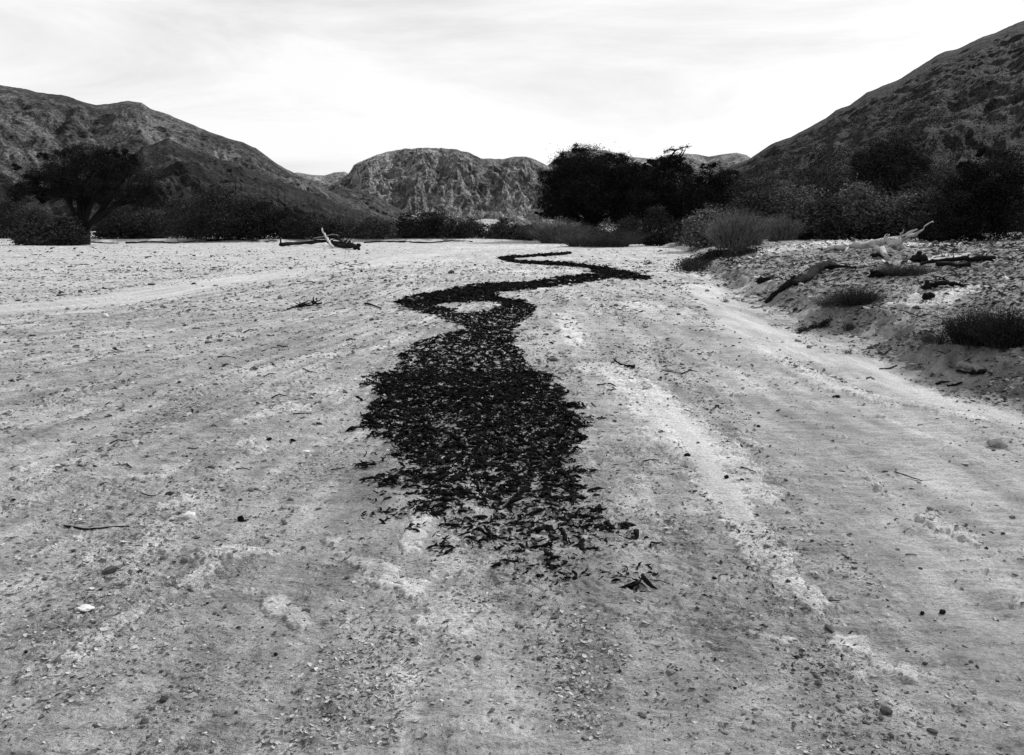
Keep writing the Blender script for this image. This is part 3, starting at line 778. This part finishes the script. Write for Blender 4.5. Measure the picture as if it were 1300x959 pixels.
wood('pale_stick', 'broken pale-topped slab of wood at the right edge above the ripples', 'stick', [([(1216, 470, .02), (1228, 473, .03), (1246, 474, .03)], .03, .045)], 'wood_grey', seed=29)
wood('dark_log', 'dark log underneath the pale slab of wood at the right edge', 'log', [([(1214, 475, .01), (1230, 479, .012), (1250, 479, .012)], .012, .03)], seed=30)
wood('dark_stick', 'left one of two short black sticks on the smooth bank sand', 'stick', [([(1188, 491, .01), (1196, 490, .016), (1204, 488, .012)], .014, .008)], seed=31)
wood('dark_stick', 'right one of two short black sticks on the smooth bank sand', 'stick', [([(1202, 493, .008), (1212, 493, .012), (1220, 490, .012)], .008, .013)], seed=32)
wood('dark_stick', 'thin dark stick lying flat on the toe of the bank', 'stick', [([(1116, 470, .008), (1128, 470, .012), (1138, 467, .01)], .006, .008)], seed=33)
wood('dark_stick', 'curved black stick with one end raised, on the pale sand right of the trail', 'stick', [([(806, 469, .012), (798, 469, .02), (790, 469, .02), (784, 467, .035), (778, 466, .085)], .018, .006), ([(800, 469, .015), (806, 468, .035)], .01, .005), ([(792, 470, .015), (797, 470, .03)], .012, .004)], seed=34)
wood('dark_stick', 'long thin stick on the ground near the lower left', 'stick', [([(82, 672, .006), (110, 674, .008), (135, 676, .008), (163, 675, .006)], .006, .003)], seed=35)
wood('dark_stick', 'forked black twig lying left of the dark trail', 'stick', [([(376, 390, .03), (388, 391, .05), (398, 390, .04)], .03, .015), ([(386, 390, .04), (380, 388, .08)], .015, .01), ([(398, 386, .02), (398, 386, .16)], .025, .008), ([(398, 387, .03), (408, 389, .05)], .03, .015), ([(365, 394, .02), (378, 391, .03)], .02, .01)], seed=36, tangle=10, tsize=.3)
wood('dark_stick', 'straight dark twig lying near the left end of the looped trail', 'stick', [([(463, 387, .02), (473, 390, .03), (484, 394, .02)], .02, .012)], seed=37)
sticks = [((352, 440), (366, 443)), ((318, 470), (328, 473)), ((385, 473), (400, 478)), ((276, 455), (300, 456)), ((310, 425), (322, 420)), ((440, 435), (452, 433)), ((372, 528), (395, 530)),
          ((140, 566), (160, 561)), ((335, 481), (350, 478)), ((345, 510), (365, 508)), ((155, 595), (168, 597)), ((395, 520), (408, 514)), ((758, 492), (770, 493)), ((772, 493), (781, 495)), ((775, 500), (782, 499)),
          ((816, 591), (836, 591)), ((1135, 605), (1170, 614)), ((1150, 708), (1164, 710)), ((800, 740), (819, 754)), ((775, 737), (800, 740)), ((825, 748), (850, 750)), ((180, 634), (198, 637)), ((865, 478), (885, 474)),
          ((1100, 482), (1110, 483)), ((940, 600), (960, 606)), ((240, 575), (252, 572)), ((300, 600), (318, 602)), ((700, 480), (712, 483)), ((420, 600), (438, 597)), ((1050, 770), (1066, 768))]
for i, ((a, b), (c, d)) in enumerate(sticks):
    s = abs(gp(a, b)[1]) / 6
    wood('twig', 'small dark twig lying loose on the pale riverbed', 'twig', [([(a, b, .006 * s), ((a + c) / 2, (b + d) / 2 + rng.uniform(-1.5, 1.5), .012 * s), (c, d, .006 * s)], .0055 * s, .003 * s)], seed=50 + i, n=6, group='loose twigs on the riverbed')

# ------------------------------------------------------------------ stones
def ico(sub=2):
    import bmesh
    bm = bmesh.new(); bmesh.ops.create_icosphere(bm, subdivisions=sub, radius=1)
    V = np.array([v.co[:] for v in bm.verts]); Fc = np.array([[v.index for v in f.verts] for f in bm.faces]); bm.free()
    return V, Fc
IV2, IF2 = ico(3); IV1, IF1 = ico(1)

def stone(label, px, py, w, h, mat, name='stone', group=None, seed=0, cat='stone'):
    x, y, z = gp(px, py); d = math.hypot(x, y, CAMH)
    W_, H_ = w * d / F / 2, h * d / F / 2
    r2 = np.random.default_rng(seed)
    o_ = r2.uniform(0, 50, 3)
    k = 1 + .5 * fbm(IV2[:, 0] * 1.4 + o_[0], IV2[:, 1] * 1.4 + IV2[:, 2] * .9 + o_[1], 3, seed)
    V = IV2 * k[:, None] * np.array([W_, W_ * r2.uniform(.6, .9), H_])
    ob = mesh_arrays(name, V, [IF2], M[mat]); ob.location = (x, y, z + H_ * .55); ob.rotation_euler = (r2.uniform(-.2, .2), r2.uniform(-.2, .2), r2.uniform(-.6, .6))
    return tag(ob, label, cat, group)
stone('flat white elongated stone in the lower left of the riverbed', 240, 663, 15, 7, 'pebble_pale', seed=1)
stone('round black stone in the lower left, near the flat white one', 306, 668, 9, 9, 'wood_dark', seed=2)
stone('white stone far off between the wheel ruts at left', 134, 404, 7, 6, 'pebble_pale', seed=3)
stone('small white flat stone left of the trail', 387, 577, 11, 4, 'pebble_pale', seed=4)
stone('grey stone with a pale top left of the trail', 370, 640, 9, 6, 'gravel', seed=5)
stone('dark stone beside the left patch of pale crust', 268, 598, 8, 5, 'clod', seed=6)
stone('dark flat stone right of the pale crust at left', 372, 563, 8, 4, 'wood_dark', seed=7)
stone('small dark stone between the two at left', 342, 561, 7, 3, 'wood_dark', seed=8)
stone('white bent stone chip near the bottom left corner', 109, 778, 16, 4, 'pebble_pale', seed=9)
stone('pale stone lying inside the dark trail', 637, 383, 6, 3, 'pebble_pale', seed=10)
stone('tiny pale stone on the upper arm of the trail', 724, 358, 4, 3, 'pebble_pale', seed=11)
stone('dark round stone far off in the loop of the trail bed', 573, 348, 8, 5, 'clod', seed=12)
stone('black pebble on the right edge of the pale strip', 922, 611, 6, 5, 'wood_dark', seed=13)
stone('black star-shaped clod on the pale strip', 872, 585, 8, 5, 'wood_dark', seed=14)
stone('black clod on the rippled sand at lower right', 1196, 785, 8, 5, 'wood_dark', seed=15)
stone('black pebble left of the clod on the rippled sand', 1170, 788, 5, 5, 'wood_dark', seed=16)
stone('dark clod on the rippled sand below the bank', 910, 519, 6, 6, 'wood_dark', seed=17)
stone('dark double clod in the middle of the rippled sand', 1062, 507, 9, 4, 'wood_dark', seed=18)
for i in range(80):
    px, py = rng.uniform(30, 1290), rng.uniform(440, 880)
    if 455 < px < 840: continue
    s = rng.uniform(2, 4.6) * (py / 640) ** .5
    stone('small dark clod lying loose on the pale riverbed', px, py, s * 1.2, s * .7, 'clod' if i % 3 else 'wood_dark', 'clod', 'loose clods on the riverbed', seed=100 + i, cat='clod')

# ------------------------------------------------------------------ scattered masses
def inst(name, TV, TF, pos, scale, yaw, tilt, mat, smooth=False, jit=0.0):
    n = len(pos); m = len(TV)
    cy, sy = np.cos(yaw), np.sin(yaw)
    V = TV[None] * scale[:, None, :]
    if jit: V = V * (1 + rng.normal(0, jit, V.shape))
    # tilt about x then yaw about z
    ct, st = np.cos(tilt)[:, None], np.sin(tilt)[:, None]
    y2 = V[..., 1] * ct - V[..., 2] * st; z2 = V[..., 1] * st + V[..., 2] * ct; x2 = V[..., 0]
    X = x2 * cy[:, None] - y2 * sy[:, None]; Y = x2 * sy[:, None] + y2 * cy[:, None]
    V = np.stack([X, Y, z2], -1) + pos[:, None, :]
    Fc = (TF[None] + (np.arange(n) * m)[:, None, None]).reshape(-1, TF.shape[1])
    return mesh_arrays(name, V.reshape(-1, 3), [Fc], mat, smooth=smooth)

def debris_template(var, hi=True):
    r2 = np.random.default_rng(var + 900)
    k = 6 if hi else 4; n = 5 if hi else 3
    t = np.linspace(-1, 1, k)
    bend = r2.uniform(-.5, .5); arch = r2.uniform(.1, .7)
    P = np.stack([t, bend * t ** 2 + .10 * r2.normal(0, 1, k), arch * (.6 - t ** 2) * .35 + .12], -1)
    rad = ((.19 if var % 3 else .11) * (1 - np.abs(t) ** 2.5) + .05) * (1 + .25 * r2.normal(0, 1, k))
    v, q, tr = tube_arrays(P, rad, n, .18, var)
    v[:, 2] = np.where(v[:, 2] < 0, v[:, 2] * .3, v[:, 2])
    tr4 = np.concatenate([tr, tr[:, 2:3]], 1)
    tris = np.vstack([q[:, [0, 1, 2]], q[:, [0, 2, 3]], tr])
    return v, tris

MAIN = [(724, 321), (690, 324), (650, 326), (632, 328), (643, 332), (655, 334), (700, 337), (731, 339), (753, 341), (750, 346), (766, 348.5), (750, 349), (718, 351), (690, 356), (666, 359), (621, 361), (595, 364),
        (553, 372), (514, 379), (499, 385), (515, 392), (530, 396), (553, 402), (569, 408), (592, 415), (589, 420), (553, 429), (527, 439), (511, 452), (508, 465), (479, 481), (472, 494), (482, 509), (461, 530),
        (469, 549), (496, 556), (512, 580), (512, 600), (515, 620), (538, 645), (556, 665), (585, 688), (632, 700), (640, 700), (652, 730), (672, 745), (708, 738), (736, 716), (768, 696), (778, 668), (760, 650), (745, 636),
        (735, 625), (745, 612), (716, 590), (728, 570), (740, 553), (750, 543), (735, 521), (712, 500), (690, 479), (668, 462), (654, 440), (652, 420), (663, 410), (676, 399), (679, 391), (666, 384), (634, 379),
        (624, 373), (666, 368.5), (724, 362), (750, 358), (776, 353), (790, 354), (824, 356), (827, 353.5), (795, 345), (763, 341), (747, 338), (700, 334), (653, 331.5), (648, 328), (690, 325.5), (724, 323)]
HOLE = [(543, 387), (595, 385), (618, 383), (637, 387), (634, 392), (614, 396), (589, 400), (579, 397), (569, 392)]
HOLE2 = [(556, 541), (570, 538), (588, 546), (583, 551), (560, 548)]
FRINGE = [(470, 540), (455, 600), (470, 640), (456, 660), (480, 668), (530, 690), (550, 715), (600, 712), (640, 735), (665, 765), (730, 760), (790, 760), (830, 750), (845, 700), (835, 675), (800, 655), (770, 640), (750, 600), (700, 600), (540, 600)]
def inpoly(px, py, P):
    c = np.zeros(px.shape, bool); n = len(P)
    for i in range(n):
        x1, y1 = P[i]; x2, y2 = P[i - 1]
        if y1 == y2: continue
        c ^= ((y1 > py) != (y2 > py)) & (px < (x2 - x1) * (py - y1) / (y2 - y1) + x1)
    return c

def debris_cloud(y0, y1, density, jit_px):
    xa, xb = -3.5, 12
    n = int((y1 - y0) * (xb - xa) * density)
    x = rng.uniform(xa, xb, n); y = rng.uniform(y0, y1, n)
    z = base_height(x, y)
    px, py = project(x, y, z)
    jit_px = jit_px + 2
    wob = fbm(x * 3, y * 5, 4, 101, gain=.65) * jit_px * np.interp(py, [300, 450, 650], [.25, 1, 2.0]); wob2 = fbm(x * 3 + 50, y * 5, 4, 102, gain=.65) * jit_px * .6
    ins = inpoly(px + wob, py + wob2, MAIN) & ~inpoly(px + wob, py + wob2, HOLE) & ~inpoly(px + wob * 1.2, py + wob2 * 1.5 + vnoise(x * 14, y * 14, 5) * 6, HOLE2)
    fr = inpoly(px, py, FRINGE) & ~ins
    cl = fbm(x * 4.5, y * 4.5, 4, 103, gain=.6)
    pr = np.where(ins, np.interp(py, [500, 590, 640, 690, 740], [.90, .80, .68, .58, .42]) * sstep(-.42 , .05, cl + np.interp(py, [440, 560, 640, 700], [.45, .20, .10, .05])), 0)
    pr = np.where(fr, (.5 * sstep(.0, .30, cl) + .012) * np.interp(py, [540, 700, 770], [1.2, .85, .3]), pr)
    k = rng.uniform(0, 1, n) < pr
    return x[k], y[k], py[k]

# near part
x, y, py = debris_cloud(2.9, 8.6, 2800, 34)
nb = len(x)
L = rng.lognormal(math.log(.0175), .52, nb) * np.interp(py, [600, 680], [1, .85]); L = np.minimum(L, .062)
thick = rng.uniform(.7, 1.35, nb)
z = height(x, y) + L * .12 + rng.uniform(0, .012, nb) * (py < 620)
# individuals: the 300 nearest large ones
score = L / np.hypot(x, y)
score[y > 5.2] *= .3
top = np.argsort(-score)[:300]
rest = np.ones(nb, bool); rest[top] = False
templ = [debris_template(i) for i in range(6)]
G3 = 'black curled debris pieces at the near end of the trail'
tmes = []
for i, (v, f) in enumerate(templ):
    ob = mesh_arrays('debris_piece', v * 1.0, [f], M['debris'], smooth=False); tmes.append(ob.data); bpy.data.objects.remove(ob)
for i in top:
    ob = bpy.data.objects.new('debris_piece', tmes[int(i) % 6]); COL.objects.link(ob)
    ob.location = (x[i], y[i], z[i]); ob.scale = (L[i], L[i] * thick[i], L[i] * rng.uniform(.8, 1.2)); ob.rotation_euler = (rng.normal(0, .25), rng.normal(0, .2), rng.uniform(0, 6.28))
    tag(ob, 'one of the black curled debris pieces, finger-sized, at the near end of the trail', 'debris piece', G3)
Vs, Fs, off = [], [], 0
def add_cloud(x, y, z, L, th, tm):
    global off
    for v in range(len(tm)):
        s = np.arange(len(x)) % len(tm) == v
        n = s.sum()
        TV, TF = tm[v]
        sc_ = np.stack([L[s], L[s] * th[s], L[s] * rng.uniform(.7, 1.3, n)], -1)
        V = TV[None] * sc_[:, None, :]
        ti = rng.normal(0, .35, n)[:, None]; tj = rng.normal(0, .3, n)[:, None]; yw = rng.uniform(0, 6.283, n)[:, None]
        y2 = V[..., 1] * np.cos(ti) - V[..., 2] * np.sin(ti); z2 = V[..., 1] * np.sin(ti) + V[..., 2] * np.cos(ti)
        x2 = V[..., 0] * np.cos(tj) + z2 * np.sin(tj); z3 = -V[..., 0] * np.sin(tj) + z2 * np.cos(tj)
        X = x2 * np.cos(yw) - y2 * np.sin(yw); Y = x2 * np.sin(yw) + y2 * np.cos(yw)
        V = np.stack([X + x[s][:, None], Y + y[s][:, None], z3 + z[s][:, None]], -1).reshape(-1, 3)
        Fs.append((TF[None] + (np.arange(n) * len(TV))[:, None, None]).reshape(-1, 3) + off); Vs.append(V); off += len(V)
add_cloud(x[rest], y[rest], z[rest], L[rest], thick[rest], templ)
lo = [debris_template(i + 20, False) for i in range(4)]
for y0, y1, den, sz in ((8.6, 16, 900, .030), (16, 30, 420, .055), (30, 62, 150, .11)):
    x, y, py = debris_cloud(y0, y1, den, 12 if y0 < 10 else 5 if y0 < 20 else 2.0)
    n = len(x); L = rng.lognormal(math.log(sz), .3, n)
    add_cloud(x, y, height(x, y) + L * .1, L, rng.uniform(.9, 1.6, n), lo)
o = mesh_arrays('debris', np.vstack(Vs), [np.vstack(Fs)], M['debris'], smooth=False)
tag(o, 'winding trail of black curled debris covering the middle of the riverbed', 'debris', kind='stuff')
print('debris verts', off)

# loose grit and clods
def field(n, rmin, rmax, amax=40, power=1.0):
    r = rmin * (rmax / rmin) ** rng.uniform(0, 1, n); a = np.radians(rng.uniform(-amax, amax, n))
    return r * np.sin(a), r * np.cos(a)
x, y = field(110000, 2.2, 40)
m = masks(x, y)
c = fbm(flow(x, y) * 1.3, y * .4, 4, 111, gain=.6)
keep = rng.uniform(0, 1, len(x)) < (.10 + .9 * sstep(.0, .35, c)) * (1 - .9 * m[2]) * (1 - .85 * m[4]) * (1 - .4 * m[0]) + .6 * m[3]
x, y = x[keep], y[keep]; n = len(x); d = np.hypot(x, y)
S = rng.lognormal(math.log(.0034), .6, n) * np.clip(d / 5, .7, 6) ** .85
inst_z = height(x, y)
o = inst('gravel', IV1, IF1, np.stack([x, y, inst_z + S * .25], -1), np.stack([S * rng.uniform(.8, 1.9, n), S * rng.uniform(.7, 1.3, n), S * rng.uniform(.4, .9, n)], -1), rng.uniform(0, 6.28, n), rng.normal(0, .3, n), M['gravel'], jit=.12)
tag(o, 'fine grit and small clods strewn over the riverbed', 'gravel', kind='stuff')
# dark specks: litter, plus bits standing for shaded crust lips near the trail
x, y = field(150000, 2.4, 75)
m = masks(x, y)
c = fbm(flow(x, y) * 1.1 + 7, y * .35, 5, 121, gain=.65)
pxx, pyy = project(x, y, base_height(x, y))
leftband = ((pxx < 470) & (pyy < 346) & (pyy > 309)) * .8 + ((pxx > 700) & (pxx < 900) & (pyy < 346)) * .6
toe_ = x - np.interp(y, TOE_Y, TOE_X)
near_tr = sstep(2.2, .6, np.abs(x - np.interp(y, [3, 6, 10, 18], [.9, .9, .6, .2]))) * sstep(14, 5, y)
bandn = sstep(.02, .25, fbm(x * .22 , y * .35, 4, 122, gain=.65)) + .15
keep = rng.uniform(0, 1, len(x)) < (.02 + .22 * sstep(.08, .4, c) + .16 * near_tr * sstep(-.15, .15, c)) * (1 - .95 * m[2]) * (1 - .8 * m[4]) + .9 * m[3] * sstep(-.3, .05, c) + leftband * .55 * bandn
clear = ((pxx > 960) & (pxx < 1180) & (pyy > 296) & (pyy < 327)) | ((pxx > 1128) & (pxx < 1232) & (pyy > 368) & (pyy < 394))
keep &= ~(clear & (rng.uniform(0, 1, len(x)) < .85))
x, y = x[keep], y[keep]; n = len(x); d = np.hypot(x, y)
L = rng.lognormal(math.log(.0074), .62, n) * np.clip(d / 5, .7, 6) ** .85 * (1 + .7 * m[3][keep])
Vs, Fs, off = [], [], 0
L = np.minimum(L, .0042 * d + .002)
add_cloud(x, y, height(x, y) + L * .1, L, rng.uniform(.5, 1.6, n), lo)
o = mesh_arrays('litter', np.vstack(Vs), [np.vstack(Fs)], M['clod'], smooth=False)
tag(o, 'dark crumbs and plant litter, some standing for shaded crust lips, over the riverbed and bank', 'litter', kind='stuff')
# mud crust chips: thin tilted plates
def plate(var):
    r2 = np.random.default_rng(var + 400); n = 7
    th = np.linspace(0, 2 * np.pi, n, endpoint=False) + r2.normal(0, .15, n)
    rr = r2.uniform(.6, 1.1, n)
    a = np.stack([np.cos(th) * rr, np.sin(th) * rr * .7, .10 * rr ** 2], -1)
    V = np.vstack([a, a * [1, 1, 1] - [0, 0, .13], [[0, 0, 0.0]], [[0, 0, -.13]]])
    j = np.arange(n); j2 = (j + 1) % n
    Fc = np.vstack([np.stack([j, j2, np.full(n, 2 * n)], -1), np.stack([j + n, np.full(n, 2 * n + 1), j2 + n], -1),
                    np.stack([j, j + n, j2 + n], -1), np.stack([j, j2 + n, j2], -1)])
    return V, Fc
plates = [plate(i) for i in range(6)]
x, y = field(230000, 2.3, 34)
m = masks(x, y)
c = fbm(flow(x, y) * 1.2 + 17, y * .45, 5, 131, gain=.65)
edge = m[0] * (1 - m[0]) * 4
keep = rng.uniform(0, 1, len(x)) < (.05 + .55 * sstep(.02, .25, c) + .5 * edge * sstep(-.15, .1, c)) * (1 - m[2]) * (1 - .93 * m[4]) + .3 * m[3]
x, y = x[keep], y[keep]; n = len(x); d = np.hypot(x, y)
pxx, pyy = project(x, y, base_height(x, y))
L = np.where((pxx > 960) & (pxx < 1235) & (pyy > 296) & (pyy < 394), .5, 1.0) * rng.lognormal(math.log(.0072), .55, n) * np.clip(d / 5, .8, 5) ** .85 * (1 + .35 * m[3][keep])
Vs, Fs, off = [], [], 0
_n = rng.normal
L = np.minimum(L, .0046 * d)
add_cloud(x, y, height(x, y) + L * .10, L, rng.uniform(.7, 1.5, n), plates)
o = mesh_arrays('mud_crust_debris', np.vstack(Vs), [np.vstack(Fs)], M['crust'], smooth=False)
tag(o, 'thin curled chips of pale mud crust lying over the riverbed', 'crust', kind='stuff')

# larger broken slabs of pale mud lying on the bank
nS = 4200
x = rng.uniform(3.8, 26, nS); y = rng.uniform(6, 46, nS)
m = masks(x, y)
cS = fbm(x * .6 + 3, y * .6, 3, 161)
keep = (m[3] > .6) & (rng.uniform(0, 1, nS) < .12 + sstep(.0, .25, cS))
x, y = x[keep], y[keep]; n = len(x)
L = np.clip(rng.lognormal(math.log(.055), .5, n), .02, .16) * np.clip(y / 16, .6, 1.6)
Vs, Fs, off = [], [], 0
add_cloud(x, y, height(x, y) + L * .12, L, rng.uniform(.4, 1.0, n), plates)
o = mesh_arrays('mud_slab_rubble', np.vstack(Vs), [np.vstack(Fs)], M['slab'], smooth=False)
tag(o, 'broken pale slabs of dried mud strewn on the right bank', 'rubble', kind='stuff')
# low scrub stippling the lower right hillside
hill_r = [o for o in COL.objects if o.name.startswith('hill')]
hr = max(hill_r, key=lambda o: len(o.data.vertices))
co = np.empty(len(hr.data.vertices) * 3, np.float32); hr.data.vertices.foreach_get('co', co); co = co.reshape(-1, 3)
px, py = project(co[:, 0], co[:, 1], co[:, 2])
ztop = np.interp(px, [860, 900, 950, 1050, 1240, 1400], [291, 232, 202, 149, 51, -20])
s = (px > 880) & (px < 1400) & (py > ztop + 14) & (co[:, 2] > .2) & (co[:, 2] < 45) & (co[:, 1] < 240)
cand = co[s]; pyc = py[s]
dn = fbm(cand[:, 0] * .06, cand[:, 1] * .06, 3, 141)
pr = sstep(50, 290, pyc) * (.35 + 1.2 * sstep(-.1, .3, dn)) 
sel = cand[rng.uniform(0, 1, len(cand)) < pr * .16]
cl = sel[rng.integers(0, len(sel), 120000)]
cl = cl + rng.normal(0, 1, cl.shape) * np.array([.45, .45, .22]) + np.array([0, 0, .25])
o = leaves('scrub_undergrowth', cl, .26, M['leaf_scrub'], None)
tag(o, 'low scrub stippling the lower slope of the right hill', 'undergrowth', kind='stuff')

# ------------------------------------------------------------------ sky and sun
SUN_EL, SUN_AZ = math.radians(37), math.radians(50)      # azimuth from +Y towards +X: behind the scene, to the right
wd = bpy.data.worlds.new('World'); sc.world = wd; wd.use_nodes = True
nt = wd.node_tree; bg = nt.nodes['Background']
sky = N(nt, 'ShaderNodeTexSky', sky_type='NISHITA', sun_disc=False, sun_elevation=SUN_EL, sun_rotation=SUN_AZ)
sky.dust_density = 3.0; sky.air_density = 1.0
bw = N(nt, 'ShaderNodeRGBToBW'); nt.links.new(sky.outputs[0], bw.inputs[0])
tc = N(nt, 'ShaderNodeTexCoord'); mp = N(nt, 'ShaderNodeMapping'); mp.inputs['Scale'].default_value = (1, 1, 4.5)
nt.links.new(tc.outputs['Generated'], mp.inputs['Vector'])
cn = noise(nt, mp.outputs[0], 1.7, 7, .6, .5)
veil = mapr(nt, cn, .36, .60, 8.1, 11.2)                # thin bright overcast veil
v = mixf(nt, .82, bw.outputs[0], veil)
cc_ = N(nt, 'ShaderNodeCombineColor')
for i in range(3): nt.links.new(v, cc_.inputs[i])
nt.links.new(cc_.outputs[0], bg.inputs[0]); bg.inputs[1].default_value = .1
sl = bpy.data.lights.new('sun', 'SUN'); sl.energy = 5.0; sl.angle = math.radians(1.5); sl.color = (1, 1, 1)
so = bpy.data.objects.new('sun', sl); COL.objects.link(so)
so.rotation_euler = (math.pi / 2 - SUN_EL, 0, math.pi - SUN_AZ)
cam = bpy.data.cameras.new('camera'); co_ = bpy.data.objects.new('camera', cam); COL.objects.link(co_)
co_.location = (0, 0, CAMH); co_.rotation_euler = (math.pi / 2 - PITCH, 0, 0)
cam.sensor_fit = 'HORIZONTAL'; cam.sensor_width = 36; cam.lens = 36 * F / W
cam.shift_y = -(H / 2 - CY) / W
cam.clip_start = .05; cam.clip_end = 12000
sc.camera = co_
sc.view_settings.view_transform = 'Standard'; sc.view_settings.look = 'None'; sc.view_settings.exposure = 0; sc.view_settings.gamma = 1
sc.view_settings.use_curve_mapping = False
